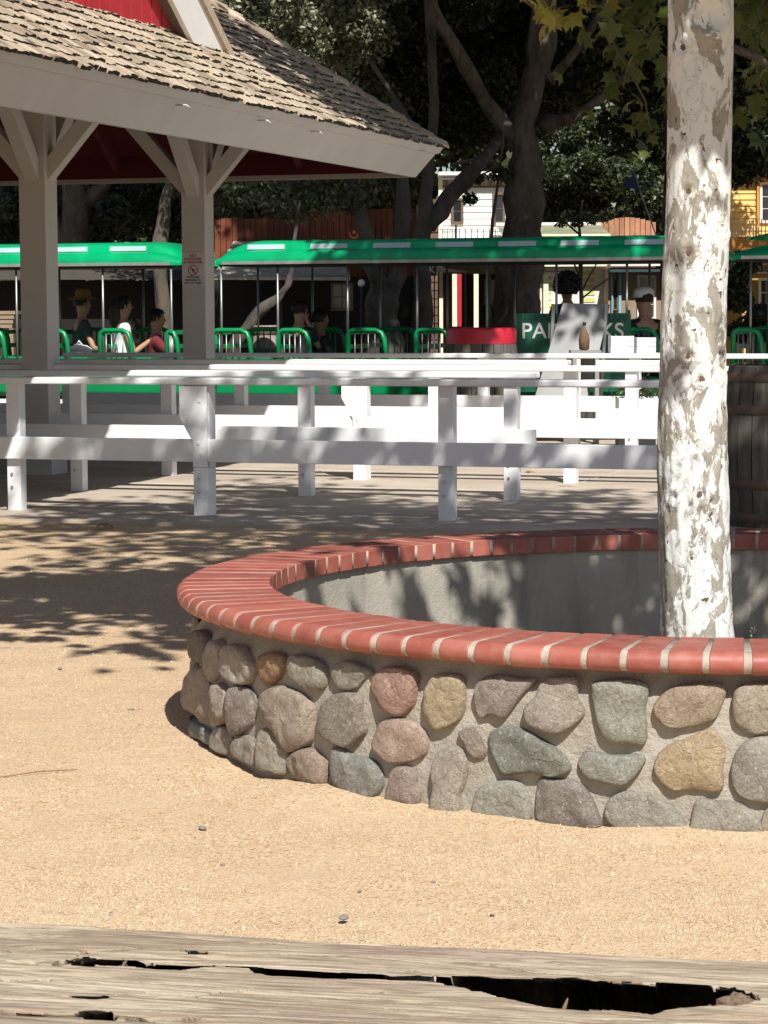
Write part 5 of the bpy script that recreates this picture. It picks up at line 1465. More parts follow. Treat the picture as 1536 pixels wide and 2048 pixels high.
    if hair != 'bushy' and hat is None:
        P = RNG.normal(size=(700, 3)); P /= np.linalg.norm(P, axis=1)[:, None]; P = P[(P[:, 2] > .05) | ((P[:, 1] < -.1) & (P[:, 2] > -.5))]; P = P[~((P[:, 1] > .5) & (P[:, 2] < .5))] * np.array([.088, .105, .103])
        link('strands', scatter('strands', QT, QF, P + np.array(hc + Vector((0, -.008, .018))), rand_rots(len(P)), RNG.uniform(.02, .045, len(P)), HAIR), None, h_)
    if hair == 'bushy':
        P = RNG.normal(size=(900, 3)); P /= np.linalg.norm(P, axis=1)[:, None]; P *= np.array([.16, .17, .17]); P = P[(P[:, 2] > -.06) & ~((P[:, 1] > .06) & (P[:, 2] < .05))]
        link('curls', scatter('curls', QT, QF, P + np.array(hc + Vector((0, -.01, .03))), rand_rots(len(P)), RNG.uniform(.03, .07, len(P)), HAIR), None, h_)
    if hat is not None:
        if hat[0] == 'straw':
            MB().lathe([(.20, .005), (.205, .0), (.19, .012), (.10, .03), (.095, .09), (.07, .125), (.001, .13)], 28, o=hc + Vector((0, 0, .055)), close=False).build('hat', hat[1], t)
        else:
            q = MB().lathe([(.101, .0), (.104, .03), (.095, .07), (.06, .10), (.001, .112)], 24, o=hc + Vector((0, -.005, .025)), close=False)
            q.add([hc + Vector(v) for v in ((-.06, .08, .035), (.06, .08, .035), (.045, .17, .028), (-.045, .17, .028), (-.06, .08, .041), (.06, .08, .041), (.045, .17, .034), (-.045, .17, .034))], [(3, 2, 1, 0), (4, 5, 6, 7), (0, 1, 5, 4), (1, 2, 6, 5), (2, 3, 7, 6), (3, 0, 4, 7)])
            q.build('cap', hat[1], t)
    return t
def seat_at(px, py_head, m):        # pelvis point on the bench line at station depth m, head centre on this pixel
    v = ray(px, py_head); t = m / (v.x * E2.x + v.y * E2.y); p = v * t + Vector((0, 0, CAMZ)); return Vector((p.x, p.y, p.z - .69))
R_ = math.radians
person('man in dark clothes and a straw hat seated in the left train car', seat_at(158, 606, 26.15), R_(-70), (.22, .30, .12), (-.10, .34, .14), (.28, .10, .16), (-.24, .14, .18), SKIN, CGRY, CGRY, 'short', ('straw', STRAW), sc=1.0, group='passengers in the train')
person('woman in a white top waving one hand in the left train car', seat_at(240, 610, 25.95), R_(-75), (.12, .36, .30), (-.20, .22, .06), (.24, .12, .14), (-.25, .05, .16), SKIN, CWHT, CBLK, 'long', None, spread=True, bare=True, group='passengers in the train')
person('person in a maroon top reaching an arm along the train seat', seat_at(306, 636, 26.1), R_(-85), (.20, .50, .25), (-.10, .5, .24), (.22, .26, .20), (-.22, .22, .18), SKIN, CMAR, CBLK, 'short', None, group='passengers in the train')
person('boy in a black shirt leaning his chin on his hand in the middle car', seat_at(590, 618, 25.95), R_(-35), (.07, .13, .56), (-.16, .30, .10), (.20, .20, .24), (-.25, .10, .16), SKIN, CBLK, CBLK, 'short', None, lean=.04, group='passengers in the train')
person('passenger in dark clothes sitting beside the boy, hand on the seat rail', seat_at(634, 636, 26.2), R_(-60), (.16, .34, .12), (-.10, .36, .10), (.26, .10, .16), (-.24, .12, .16), SKIN2, CBLK, CGRY, 'short', None, group='passengers in the train')
pb_ = ond(1137, 596, 28.6)
person('person with big bushy black hair seen above the grey board', (pb_.x, pb_.y, max(.9, pb_.z - .69)), R_(20), (.25, .12, -.05), (-.25, .12, -.05), (.27, -.02, .16), (-.27, -.02, .16), SKIN2, CBLK, CGRY, 'bushy', None, standing=True)
person('man in black shirt and white cap, back turned, beside the tree trunk', seat_at(1292, 612, 26.0), R_(20), (.16, .32, .10), (-.16, .32, .10), (.27, .08, .16), (-.27, .08, .16), SKIN, CBLK, CGRY, 'short', ('cap', CWHT), sc=1.12, group='passengers in the train')
# things on the seats: white shoes / bag
p = ond(158, 704, 25.95)
b_ = MB(); b_.tube([(-.10, 0, .02), (-.02, .01, .045), (.08, 0, .03), (.14, 0, .015)], [.03, .045, .04, .018], 10); b_.tube([(-.02, .0, .07), (.0, 0, .12), (.04, 0, .07)], .010, 6)
tag(b_.build('bag', CWHT, None, (p.x, p.y, p.z)), 'small white bag lying beside the man in the straw hat', 'bag')

# ------------------------------------------------------------ background buildings
def prect(mb, x0, y0, x1, y1, d, th, o, front=0.0):
    a, b = ond(x0, y1, d), ond(x1, y0, d)
    return mb.box(a.x - o.x, b.x - o.x, -front, th, a.z - o.z, b.z - o.z)
def building(name, label, cat, x0, x1, ybase, d):
    a, b = ond(x0, ybase, d), ond(x1, ybase, d)
    o = Vector(((a.x + b.x) / 2, d, 0))
    return thing(name, label, cat, o), o
def siding(t, o, x0, y0, x1, y1, d, mat, step, depth=3.0, name='board'):
    """a solid wall with overlapping horizontal boards on its face"""
    a, b = ond(x0, y1, d), ond(x1, y0, d)
    MB().box(a.x - o.x, b.x - o.x, .03, depth, a.z, b.z).build('wall', mat, t)
    n = max(1, int(round((b.z - a.z) / step))); st_ = (b.z - a.z) / n
    V = [(a.x - o.x, -.012, 0), (b.x - o.x, -.012, 0), (b.x - o.x, .028, 0), (a.x - o.x, .028, 0), (a.x - o.x, .008, st_ - .004), (b.x - o.x, .008, st_ - .004), (b.x - o.x, .028, st_ - .004), (a.x - o.x, .028, st_ - .004)]
    me = MB().add(V, [(3, 2, 1, 0), (4, 5, 6, 7), (0, 1, 5, 4), (1, 2, 6, 5), (2, 3, 7, 6), (3, 0, 4, 7)]).mesh(name, mat)
    for k in range(n): link(name, me, None, t, (0, 0, a.z + k * st_))
def window(t, o, x0, y0, x1, y1, d, frame, nx=1, ny=2, fw=3.0, glass=None):
    w = MB()
    prect(w, x0, y0, x0 + fw, y1, d, .02, o, .05); prect(w, x1 - fw, y0, x1, y1, d, .02, o, .05)
    prect(w, x0 + fw, y0, x1 - fw, y0 + fw, d, .02, o, .05); prect(w, x0 + fw, y1 - fw, x1 - fw, y1, d, .02, o, .05)
    wo = w.build('window', frame, t)
    iw, ih = (x1 - x0 - 2 * fw) / nx, (y1 - y0 - 2 * fw) / ny; g = min(.9, iw * .08)
    for i in range(nx):
        for j in range(ny):
            q = MB(); prect(q, x0 + fw + i * iw + g, y0 + fw + j * ih + g, x0 + fw + (i + 1) * iw - g, y0 + fw + (j + 1) * ih - g, d, -.018, o, .024)
            q.build('pane', glass or GLASS, wo)
    q = MB(); prect(q, x0 + fw, y0 + fw, x1 - fw, y1 - fw, d, -.013, o, .0175); q.build('muntin', frame, wo)
DW = 48.0
# white two-storey clapboard house
t, o = building('white_house', 'white clapboard two storey house with brown windows behind the leaning trunk', 'house', 880, 1064, 745, DW)
siding(t, o, 884, 372, 1064, 476, DW, CLAPW, .125, 5)
q = MB(); prect(q, 878, 352, 885, 745, DW, .1, o, .06); q.build('corner_board', CREAMY, t)
q = MB(); prect(q, 876, 344, 1066, 352, DW, .5, o, .30); prect(q, 882, 356, 1065, 360, DW, .4, o, .12); q.build('cornice', WHITE2, t)
q = MB(); prect(q, 884, 360, 1064, 372, DW, .3, o, .03); q.build('frieze', simple('peach_frieze', (0.62, 0.42, 0.32), 0.7), t)
for x in range(892, 1064, 22):
    q = MB(); prect(q, x, 357, x + 3, 374, DW, .1, o, .10); q.build('bracket', WINBR, t)
q = MB(); prect(q, 884, 373.5, 1064, 376, DW, .03, o, .09); q.build('trim_line', WINBR, t)
window(t, o, 902, 396, 927, 448, DW - .01, WINBR, 1, 2, 5); window(t, o, 985, 385, 1010, 448, DW - .01, WINBR, 1, 2, 5)
rl_ = MB(); prect(rl_, 880, 457, 1064, 459.2, DW - .8, .03, o + Vector((0, -.8, 0)) * 0, .0); rr_ = rl_.build('balcony_rail', BLACK, t, (0, -.8, 0))
for x in list(range(884, 914, 5)) + list(range(918, 1064, 12)):
    q = MB(); prect(q, x, 459, x + 1.6, 476, DW - .8, .02, o); q.build('baluster', BLACK, rr_)
q = MB(); prect(q, 910, 449, 914, 476, DW - .8, .05, o); q.build('newel', BLACK, rr_)
q = MB(); prect(q, 870, 476, 1070, 484, DW - 1.0, 1.0, o); q.build('balcony', CREAMY, t, (0, -1.0, 0))
q = MB(); prect(q, 830, 528, 1060, 548, DW, 3, o, .0); q.build('porch_beam', simple('olive_beam', (0.11, 0.11, 0.05), .8), t)
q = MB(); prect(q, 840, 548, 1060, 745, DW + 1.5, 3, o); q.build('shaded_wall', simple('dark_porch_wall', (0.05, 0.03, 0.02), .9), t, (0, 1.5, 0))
for x0, x1, m in ((905, 914, CREAMY), (948, 957, CREAMY), (915.5, 923, REDP)):
    q = MB(); prect(q, x0, 548, x1, 745, DW - .5, .15, o); q.build('porch_post', m, t, (0, -.5, 0))
q = MB(); prect(q, 846, 548, 906, 745, DW + .5, .2, o); q.build('brown_wall', BROWNW, t, (0, .5, 0))
window(t, o, 992 - 30, 560, 1000 - 8, 610, DW + 1.49, WINBR, 1, 2, 2)
# pale canopy roof and sign with letters
q = MB(); a = ond(876, 534, 40); b = ond(936, 544, 40)
t, o = building('porch_awning', 'pale pointed porch roof hanging beside the letter sign under the train canopy', 'awning', 870, 936, 745, 41)
P = [ond(872, 533, 41), ond(936, 543.5, 41), ond(872, 543.5, 41)]
MB().add([p - o + Vector((0, y, 0)) for y in (0, .8) for p in P], [(0, 2, 1), (3, 4, 5), (0, 1, 4, 3), (1, 2, 5, 4), (2, 0, 3, 5)]).build('roof_panel', ROOFL, t)
for x in (876, 930): q = MB(); prect(q, x, 543.5, x + 2.5, 745, 41, .06, o); q.build('post', WINBR, t)
t, o = building('letter_sign', 'brown hanging sign with white capital letters glimpsed between train poles', 'sign', 836, 876, 745, 40)
q = MB(); prect(q, 836, 530, 873, 552, 40, .04, o); q.build('board', BROWNW, t)
for x in (838, 868): q = MB(); prect(q, x, 548, x + 2, 745, 40.05, .05, o); q.build('post', BROWNW, t, (0, .05, 0))
p = ond(855, 540, 40) - o
q = link('lettering', text_mesh('lettering', 'ICK', .145, INKW, .002, .003), None, t, (p.x, -.01, p.z)); q.rotation_euler = (math.pi / 2, 0, 0)
p = ond(838.5, 540, 40) - o
q = link('lettering', text_mesh('lettering', 'I', .15, INKW, .002, .005), None, t, (p.x, -.01, p.z)); q.rotation_euler = (math.pi / 2, 0, 0)
# brown boarded building left of the white one
t, o = building('brown_house', 'dark brown boarded house wall left of the white house', 'house', 838, 878, 745, 47)
siding(t, o, 838, 398, 877, 745, 47, BROWNW, .16, 3)
# rust red board wall
DR = 34.0
t, o = building('rust_wall', 'long rust red board wall in the tree shade behind the train canopy', 'board wall', 432, 834, 760, DR)
a, b = ond(432, 760, DR), ond(834, 418, DR)
n = 34; wd = (b.x - a.x) / n
for k in range(n):
    zt2 = b.z - (0.12 if k < 12 else 0) + random.uniform(-.008, .008)
    MB().box(a.x - o.x + k * wd + .004, a.x - o.x + (k + 1) * wd - .004, random.uniform(-.006, .0), .03, 0, zt2).build('plank', RUSTW, t)
MB().box(a.x - o.x, b.x - o.x, .035, .06, 0, b.z - .15).build('backing', BLACK, t)
c = ond(708, 467, DR) - o
mb = MB(); V = []; 
for k in range(24):
    g = math.pi * (.9 + 1.2 * k / 23)
    for r in (.075, .045): V.append((c.x + r * math.cos(g), -.012, c.z + r * math.sin(g)))
mb.add(V, [(2 * k, 2 * k + 1, 2 * k + 3, 2 * k + 2) for k in range(23)]); mb.add([(c.x + .028 * math.cos(k), -.012, c.z + .015 + .028 * math.sin(k)) for k in [2 * math.pi * j / 12 for j in range(12)]], [tuple(range(12))])
mb.build('orange_ring', simple('ring_orange', (0.75, 0.16, 0.05), .6), t)  # flat orange arc and small disc on the planks
# dark shed behind the train with a pale roof edge
DS = 32.5
t, o = building('shed', 'dark open shed with a pale shingled roof edge behind the middle train car', 'shed', 424, 838, 760, DS)
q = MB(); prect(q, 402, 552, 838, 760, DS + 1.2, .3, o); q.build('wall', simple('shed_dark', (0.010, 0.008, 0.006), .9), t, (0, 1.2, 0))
a, b = ond(424, 552, DS), ond(700, 533, DS)
V = [(a.x - o.x, -.1, a.z), (b.x - o.x, -.1, a.z - .02), (b.x - o.x - .1, 1.5, a.z + .5), (a.x - o.x + .2, 1.5, a.z + .5)]
MB().add(V + [(x, y, z - .05) for x, y, z in V], [(0, 1, 2, 3), (7, 6, 5, 4), (0, 4, 5, 1), (1, 5, 6, 2), (2, 6, 7, 3), (3, 7, 4, 0)]).build('roof', ROOFL, t)
q = MB(); prect(q, 424, 548, 700, 553, DS - .12, .04, o); q.build('eave_board', simple('grey_eave', (0.22, 0.24, 0.25), .8), t, (0, -.12, 0))
for x in (440, 560, 690): q = MB(); prect(q, x, 553, x + 4, 760, DS, .1, o); q.build('post', BLACK, t)
window(t, o, 666, 568, 708, 621, DS + 1.19, WINBR, 2, 2, 3)
# side shed for the left car background
t, o = building('dark_barn', 'black shaded barn wall behind the left train car', 'barn', -200, 380, 760, 36)
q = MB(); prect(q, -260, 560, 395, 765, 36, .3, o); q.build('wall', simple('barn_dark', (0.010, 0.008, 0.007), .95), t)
V = [ond(-260, 560, 36) - o, ond(395, 560, 36) - o]
MB().add([V[0] + Vector((0, -.5, 0)), V[1] + Vector((0, -.5, 0)), V[1] + Vector((0, 2, .6)), V[0] + Vector((0, 2, .6))], [(0, 1, 2, 3)]).build('roof', SHADK, t)
# low stack of lit boards left of the first pillar
t, o = building('plank_stack', 'stack of pale planks in sunlight far behind, left of the first pillar', 'plank stack', -10, 32, 720, 31)
for k in range(4): q = MB(); prect(q, -14 + k * 2, 622 + k * 9, 30 - k * 2, 629 + k * 9, 31, .5, o); q.build('plank', TANW, t)
for x in (-8, 20): q = MB(); prect(q, x, 657, x + 6, 760, 31, .3, o); q.build('support', TANW, t)
# yellow green house
DY = 46.0
t, o = building('yellow_green_house', 'cream and lime house with white trims right of the big oak trunk', 'house', 1020, 1216, 740, DY)
q = MB(); prect(q, 1040, 534, 1216, 740, DY + .0, 3, o); q.build('wall', WHITE2, t)
q = MB(); prect(q, 1040, 528, 1216, 534, DY, .5, o, .4); q.build('eave', CREAMY, t)
q = MB(); prect(q, 1040, 541, 1160, 544, DY, .02, o, .06); q.build('trim_line', TANW, t)
window(t, o, 1056, 556, 1083, 616, DY - .01, CREAMY, 1, 3, 3)
q = MB(); prect(q, 1086, 548, 1096, 740, DY, .02, o, .12); q.build('corner_post', CREAMY, t)
siding(t, o, 1097, 545, 1103, 740, DY - .05, CLAPG, .13, .05)
siding(t, o, 1166, 536, 1190, 740, DY - .05, CLAPG, .13, .05)
P = [ond(1000, 446, DY), ond(1216, 446, DY), ond(1216, 470, DY), ond(1000, 470, DY)]
MB().add([P[3] - o + Vector((0, -.5, 0)), P[2] - o + Vector((0, -.5, 0)), P[1] - o + Vector((0, 1.5, 0)), P[0] - o + Vector((0, 1.5, 0))], [(0, 1, 2, 3)]).build('roof', ROOFG, t)
q = MB(); prect(q, 1000, 439, 1216, 446, DY, .3, o, -.0); q.build('ridge_board', WHITE2, t, (0, 1.5, 0))
q = MB(); prect(q, 1000, 469, 1216, 474, DY, .1, o, .5); q.build('gutter', CREAMY, t)
# tan house with pale blue trim
t, o = building('tan_house', 'shaded tan house with pale blue corner trim and a white framed glass door', 'house', 1216, 1330, 740, 45)
q = MB(); prect(q, 1216, 536, 1460, 740, 45, 3, o); q.build('wall', TANW, t)
q = MB(); prect(q, 1236, 536, 1242, 740, 45, .02, o, .08); prect(q, 1222, 536, 1225, 740, 45, .02, o, .08); q.build('corner_trim', BLUET, t)
q = MB(); prect(q, 1216, 528, 1460, 533, 45, .3, o, .5); q.build('eave', WHITE2, t)
q = MB(); prect(q, 1216, 534, 1460, 545, 45, .1, o, .45); q.build('fascia', simple('blue_fascia', (0.02, 0.05, 0.06), .7), t)
window(t, o, 1226, 556, 1235, 620, 45 - .01, TANW, 1, 2, 1.5); window(t, o, 1274, 550, 1312, 640, 45 - .01, WHITE2, 2, 3, 5)
# cedar fence above the train roof
t, o = building('cedar_fence', 'sunlit orange cedar board fence showing just above the train canopy', 'fence', 1196, 1312, 740, 50)
a, b = ond(1196, 740, 50), ond(1312, 446, 50); n = 11; wd = (b.x - a.x) / n
for k in range(n):
    top = b.z + .12 * math.sin(math.pi * (k + .5) / n)
    MB().box(a.x - o.x + k * wd + .006, a.x - o.x + (k + 1) * wd - .006, 0, .03, 0, top).build('plank', FENCEW, t)
# yellow house on the right
DYH = 42.0
t, o = building('yellow_house', 'yellow clapboard two storey house with orange trim at the right edge', 'house', 1440, 1700, 735, DYH)
siding(t, o, 1440, 335, 1800, 474, DYH, CLAPY, .11, 5)
q = MB(); prect(q, 1430, 318, 1810, 335, DYH, .3, o, .35); prect(q, 1500, 352, 1560, 362, DYH, .02, o, .06); q.build('cornice', ORANGET, t)
window(t, o, 1519, 364, 1566, 446, DYH - .01, WHITE2, 2, 3, 5)
q = MB(); prect(q, 1512, 360, 1518, 474, DYH, .02, o, .07); q.build('window_trim', ORANGET, t)
q = MB(); prect(q, 1440, 474, 1800, 502, DYH - 1.2, 1.2, o); q.build('balcony', ORANGET, t, (0, -1.2, 0))
rr_ = MB(); prect(rr_, 1455, 436, 1800, 438.5, DYH - 1.2, .03, o); rr_ = rr_.build('balcony_rail', CREAMY, t, (0, -1.2, 0))
for x in range(1458, 1560, 8): q = MB(); prect(q, x, 438.5, x + 2, 474, DYH - 1.2, .02, o); q.build('baluster', CREAMY, rr_)
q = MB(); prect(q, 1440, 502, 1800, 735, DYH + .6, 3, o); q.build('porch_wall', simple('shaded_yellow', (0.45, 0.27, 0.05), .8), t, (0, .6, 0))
window(t, o, 1496, 528, 1556, 548, DYH + .59, CREAMY, 3, 1, 2); window(t, o, 1506, 556, 1560, 640, DYH + .59, WHITE2, 2, 3, 5)
for x in (1484, 1560): q = MB(); prect(q, x, 502, x + 9, 735, DYH - 1.1, .15, o); q.build('porch_post', CLAPY, t, (0, -1.1, 0))
# green umbrella-like canopy between
t = thing('market_umbrella', 'green market umbrella behind the right train car', 'umbrella', (ond(1588, 480, 33).x, 33, 0))
zc = ond(1560, 466, 33).z
MB().lathe([(.64, -.09), (.62, -.06), (.35, .0), (.001, .03)], 8, o=(0, 0, zc), close=False, sm=False).build('canopy', TGREEN, t)
MB().tube([(0, 0, 0), (0, 0, zc)], .03, 8).build('pole', WINBR, t)
# thin leaning pole with a dark blue pennant
a, b = ond(1322, 500, 29.5), ond(1268, 345, 29.5)
t = thing('flag_pole', 'thin leaning pole carrying a dark blue pennant above the train canopy', 'flag', (a.x, 29.5, 0))
bb = b - Vector((a.x, 29.5, 0)); aa = Vector((0, 0, a.z))
MB().tube([(.25, 0, 0), aa, bb], .009, 6).build('pole', STEEL, t)
MB().add([bb, bb + (aa - bb) * .22, bb + Vector((-.13, .03, -.18)), bb + Vector((0, .004, 0)), bb + (aa - bb) * .22 + Vector((0, .004, 0)), bb + Vector((-.13, .034, -.18))], [(0, 1, 2), (5, 4, 3), (0, 3, 4, 1), (1, 4, 5, 2), (2, 5, 3, 0)]).build('pennant', simple('navy_cloth', (0.015, 0.02, 0.06), .8), t)
# post with a lamp globe glimpsed under the canopy
for (x, y, d, lab) in ((723, 566, 31, 'small white globe lamp on a post seen under the middle train canopy, left'),):
    p = ond(x, y, d); t = thing('post_lamp', lab, 'lamp', (p.x, d, 0))
    MB().tube([(0, 0, 0), (0, 0, p.z)], .02, 8).build('post', BLACK, t)
    MB().lathe([(.001, -.05), (.035, -.035), (.05, 0), (.035, .035), (.001, .05)], 14, o=(0, 0, p.z), close=False).build('globe', WHITE2, t)

# ------------------------------------------------------------ oak trees
def blob_leaves(cs, n, size, flat=.8, hollow=.35):
    """cs: list of (cx,cy,cz, rx,ry,rz, weight)"""
    w = np.array([c[6] for c in cs], float); w /= w.sum()
    idx = RNG.choice(len(cs), n, p=w)
    u = RNG.normal(size=(n, 3)); u /= np.linalg.norm(u, axis=1)[:, None]
    r = (hollow + (1 - hollow) * RNG.random(n)) ** .6
    C = np.array([c[:3] for c in cs])[idx]; Rr = np.array([c[3:6] for c in cs])[idx]
    return C + u * Rr * r[:, None]
def clumps(cx, cy, cz, rx, ry, rz, k, cr, rnd):
    out = []
    for _ in range(k):
        u = Vector((rnd.gauss(0, 1), rnd.gauss(0, 1), rnd.gauss(0, 1))).normalized() * (rnd.random() ** .4)
        s = cr * rnd.uniform(.6, 1.3)
        out.append((cx + u.x * rx, cy + u.y * ry, cz + u.z * rz, s, s, s * .7, s * s))
    return out
def px_path(pts, d):       # [(x,y,width_px, depth offset)]
    P, R = [], []
    for q in pts:
        dd = d + (q[3] if len(q) > 3 else 0); p = ond(q[0], q[1], dd); P.append(p); R.append(q[2] * dd / FPX / 2)
    return P, R
def oak(name, label, d, trunks, blobs, n, size, leaf, bark=None, seed=1, cr=1.1, k=26, cat='tree', over=None):
    rnd = random.Random(seed)
    P0, R0 = px_path(trunks[0], d); base = Vector((P0[0].x, P0[0].y, 0))
    t = thing(name, label, cat, base)
    for i, tr in enumerate(trunks):
        P, R = px_path(tr, d)
        if i == 0: P = [Vector((P[0].x, P[0].y, -.1))] + P; R = [R[0] * 1.3] + R
        # finer path
        PP, RR = [], []
        for j in range(len(P) - 1):
            for f in (0, .25, .5, .75):
                PP.append(P[j].lerp(P[j + 1], f) - base); RR.append(R[j] + (R[j + 1] - R[j]) * f)
        PP.append(P[-1] - base); RR.append(R[-1])
        for j in range(1, len(PP) - 1):
            PP[j] = PP[j] + Vector((noise.noise(PP[j] * .9), noise.noise(PP[j] * .9 + Vector((9, 9, 9))), 0)) * RR[j] * .5
        MB().tube(PP, RR, 18, wob=.45).build('trunk' if i == 0 else 'limb', bark or OAKBARK, t)
    cs = []
    for b in blobs: cs += clumps(b[0], b[1], b[2], b[3], b[4], b[5], b[6] if len(b) > 6 else k, cr, rnd)
    if n:
        pos = blob_leaves(cs, n, size) - np.array(tuple(base))
        link('crown', scatter('crown', QT, QF, pos, rand_rots(n, .15), RNG.uniform(size * .7, size * 1.4, n), leaf), None, t)
    if over:  # unseen leaf masses added overhead to shade train, roof and backdrop
        cs = []
        for b in over[1]: cs += clumps(b[0], b[1], b[2], b[3], b[4], b[5], b[6], 1.0, rnd)
        pos = blob_leaves(cs, over[0], .2) - np.array(tuple(base))
        link('shade_crown', scatter('shade_crown', QT, QF, pos, rand_rots(len(pos), .3), RNG.uniform(.16, .30, len(pos)), leaf), None, t)
    return t
def PB(x, y, d, rx, rz, ry=None, k=18):     # blob around a picture point
    p = ond(x, y, d); return (p.x, p.y, p.z, rx, ry or rx, rz, k)
# big oak whose trunk crosses the picture right of centre
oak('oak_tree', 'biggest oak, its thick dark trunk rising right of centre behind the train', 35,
    [[(1030, 700, 100), (1035, 620, 92), (1042, 540, 90), (1040, 470, 82), (1048, 380, 70), (1050, 320, 64), (1040, 270, 52), (1075, 130, 48), (1085, 0, 50), (1090, -200, 44), (1100, -420, 36)],
     [(1040, 290, 44), (985, 220, 30), (930, 130, 26, -.5), (870, 20, 22, -1), (820, -120, 18, -1.5), (740, -300, 12, -3)],
     [(1085, 250, 34), (1150, 235, 22, -.3), (1210, 190, 14, -.6), (1300, 100, 9, -1)],
     [(1070, 120, 30), (1105, 160, 20), (1180, 60, 14, -.5), (1260, -100, 10, -1.5)],
     [(1050, 395, 30), (985, 322, 12, -.2), (960, 316, 8, -.3), (900, 330, 5, -.4)]],
    [PB(850, 60, 38, 2.2, 1.3), PB(1000, -40, 38, 2.5, 1.0), PB(960, 180, 39, 1.6, .9), PB(1150, 60, 38, 1.6, 1.1)], 60000, .10, LEAFD, seed=3, cr=.6,
    over=(80000, [(4.0, 30, 9.4, 5.5, 6.0, 1.5, 110), (4.2, 21.5, 8.8, 3.4, 4.0, 1.0, 60), (1.5, 34.5, 9.5, 6.0, 3.0, 1.4, 70), (.7, 18.6, 7.2, 1.5, 1.9, .6, 12), (1.2, 26.3, 8.8, 2.0, 2.2, .7, 22)]))
oak('oak_tree', 'forked leaning oak with mottled bark in front of the white house', 33.5,
    [[(842, 700, 40), (846, 560, 34), (843, 470, 32), (848, 440, 34), (852, 400, 24), (858, 320, 22), (868, 200, 20), (860, 60, 18), (850, -150, 14)],
     [(856, 455, 30), (880, 420, 34), (905, 385, 32), (945, 340, 28, -.2), (990, 290, 22, 1.2), (1040, 200, 16, 2.8), (1070, 120, 10, 4.0)],
     [(850, 300, 14), (800, 210, 10), (740, 120, 8)]],
    [PB(760, 120, 37, 2.2, 1.5), PB(640, 40, 37, 2.0, 1.4), PB(910, 220, 37, .7, .4, k=10)], 36000, .10, LEAFD, OAKBARK2, seed=5, cr=.45, over=(36000, [(1.0, 34, 8.8, 2.0, 3.2, 1.3, 40)]))
oak('slender_tree', 'thin dark leafy branches hanging across the upper wall of the white house', 34.8,
    [[(980, 700, 8), (978, 560, 7), (985, 440, 6), (1000, 330, 5), (1010, 250, 4)], [(998, 335, 4), (960, 350, 3), (925, 395, 2)]],
    [PB(940, 400, 34.8, .13, .14, k=5), PB(965, 360, 34.8, .30, .06, k=6), PB(1000, 350, 34.8, .2, .10, k=5)], 520, .07, LEAFD, seed=6, cr=.10)
oak('oak_tree', 'twin trunked oak with pale blotched bark seen through the middle train car', 31,
    [[(764, 740, 86), (764, 660, 76), (764, 610, 66), (758, 570, 40), (742, 528, 34), (730, 470, 30), (705, 380, 24), (690, 300, 20), (660, 150, 16)],
     [(772, 600, 44), (790, 560, 36), (800, 520, 34), (806, 440, 30), (800, 330, 22), (790, 200, 16)]],
    [PB(540, 395, 36, 1.0, .4, k=18), PB(720, 385, 36, .75, .35, k=14), PB(640, 250, 36.5, 1.6, .9, k=22)], 30000, .095, LEAFG, OAKBARK2, seed=8, cr=.5)
oak('leaning_tree', 'slender leaning trunk with sunlit patches crossing behind the train seats', 29.5,
    [[(470, 690, 26), (500, 650, 22), (520, 622, 22), (555, 596, 16), (575, 570, 14), (583, 540, 10), (588, 480, 8), (600, 400, 6)]],
    [PB(600, 380, 31, .8, .3, k=8)], 3000, .08, LEAFG, OAKBARK2, seed=9, cr=.4)
oak('oak_tree', 'dark oak behind the first pillar at the left edge', 37,
    [[(150, 700, 60), (148, 560, 50), (150, 430, 46), (140, 330, 44), (150, 150, 40), (160, -100, 36)],
     [(150, 420, 30), (205, 370, 26), (260, 300, 22), (330, 180, 18)],
     [(148, 520, 26), (110, 450, 20), (70, 380, 16), (20, 300, 12)]],
    [PB(40, 420, 39, 1.6, .8, k=18), PB(180, 400, 40, 1.3, .7, k=14), PB(300, 420, 40, 1.5, .7, k=16)], 34000, .10, LEAFG, seed=12, cr=.55, over=(48000, [(-7.5, 35, 9.0, 3.6, 4.4, 1.3, 60), (-3.6, 33.0, 9.3, 1.7, 2.4, .8, 26)]))
oak('oak_tree', 'grey green live oak with sunlit foliage above the pavilion roof', 34,
    [[(330, 700, 34), (325, 600, 30), (318, 500, 28), (330, 400, 24), (400, 200, 20), (450, 60, 14)]],
    [PB(470, 40, 33, 1.1, .9, k=26), PB(560, 60, 34, 1.2, .8, k=20), PB(400, -60, 34, 1.5, .8, k=12), PB(660, -20, 35, 1.2, .7, k=14), PB(620, 150, 36, .8, .6, k=8)], 34000, .085, LEAFL, seed=14, cr=.45)
oak('bay_tree', 'leafy mid green tree rising behind the yellow green house', 51,
    [[(1190, 700, 24), (1190, 560, 22), (1185, 440, 20), (1175, 330, 14), (1160, 230, 10)]],
    [PB(1150, 340, 51, 1.3, 1.1, k=36), PB(1240, 380, 51, 1.0, .6, k=16), PB(1110, 230, 52, 1.1, .9, k=12), PB(1280, 250, 52, 1.2, 1.1, k=14), PB(1300, 400, 51, .5, .4, k=8)], 52000, .10, LEAFD, seed=15, cr=.38)
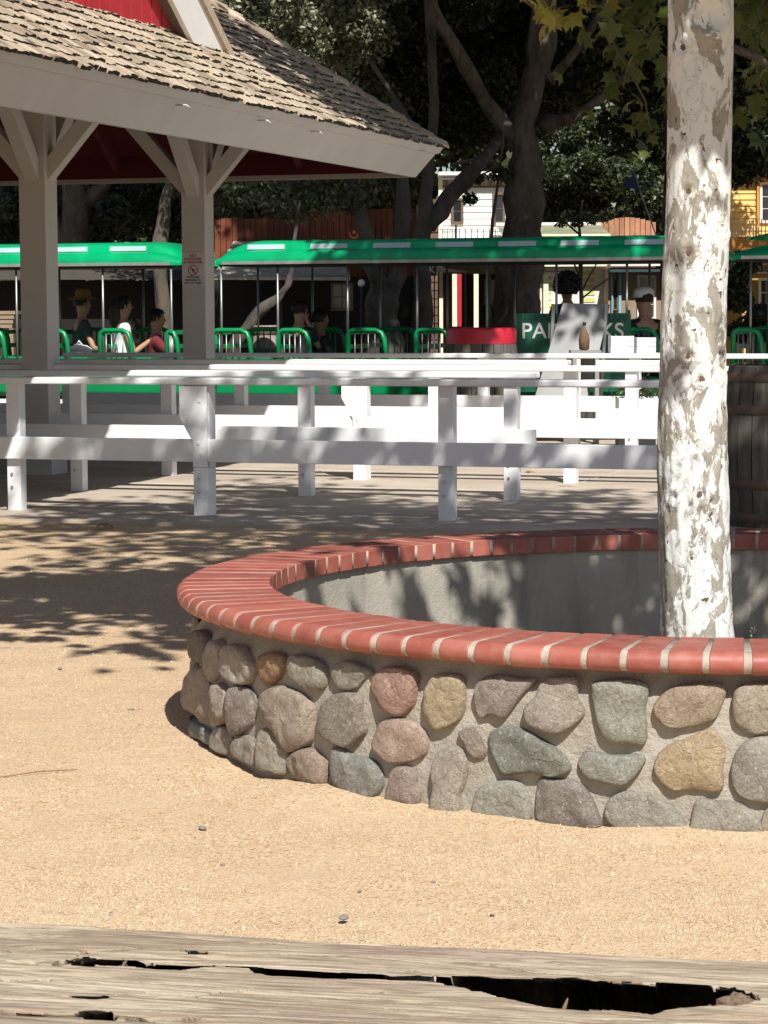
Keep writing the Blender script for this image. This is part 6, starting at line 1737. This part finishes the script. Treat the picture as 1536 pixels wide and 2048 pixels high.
oak('oak_tree', 'shadowy oak behind the sycamore at the right edge', 38,
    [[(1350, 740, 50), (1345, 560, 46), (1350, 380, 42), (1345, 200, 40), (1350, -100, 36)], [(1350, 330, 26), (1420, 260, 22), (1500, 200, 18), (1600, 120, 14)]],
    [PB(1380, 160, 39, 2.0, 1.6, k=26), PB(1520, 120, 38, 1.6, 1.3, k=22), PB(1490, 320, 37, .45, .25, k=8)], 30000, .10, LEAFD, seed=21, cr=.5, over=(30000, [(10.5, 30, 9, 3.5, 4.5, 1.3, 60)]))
oak('shrub', 'dark leafy shrub in front of the yellow house porch', 34,
    [[(1515, 720, 12), (1515, 660, 8), (1520, 620, 5)], [(1515, 690, 6), (1490, 640, 4)], [(1516, 690, 6), (1540, 640, 4)]],
    [PB(1520, 640, 34, .40, .30, k=12), PB(1470, 560, 36, .25, .35, k=8)], 5000, .09, LEAFD, seed=23, cr=.22, cat='shrub')
oak('sapling', 'nearly bare sapling with thin branches in front of the yellow green house', 42.5,
    [[(1163, 700, 9), (1163, 600, 8), (1160, 500, 7), (1158, 450, 5), (1165, 400, 4)],
     [(1160, 590, 4), (1180, 550, 3), (1198, 520, 2.5)], [(1160, 600, 4), (1195, 572, 3), (1228, 550, 2.5)], [(1162, 560, 4), (1145, 520, 3), (1130, 480, 2.5)], [(1160, 470, 4), (1125, 440, 3)]],
    [PB(1150, 440, 42.5, .35, .14, k=6), PB(1235, 425, 42.5, .4, .15, k=7)], 900, .07, LEAFO, seed=41, cr=.12)
# far woodland mass closing the view, and the deep shade under it
def wood():
    cs = []
    rnd = random.Random(31)
    for x in np.arange(-26, 28, 2.0):
        for z in (1.5, 4, 7, 10, 13, 16):
            cs.append((x + rnd.uniform(-1, 1), 66 + rnd.uniform(-3, 3), z + rnd.uniform(-1, 1), 2.2, 2.0, 1.9, 1))
    pos = blob_leaves(cs, 130000, .35)
    tag(link('far_woodland', scatter('far_woodland', QT, QF, pos, rand_rots(len(pos), .1), RNG.uniform(.28, .6, len(pos)), LEAFD)), kind='stuff')
wood()
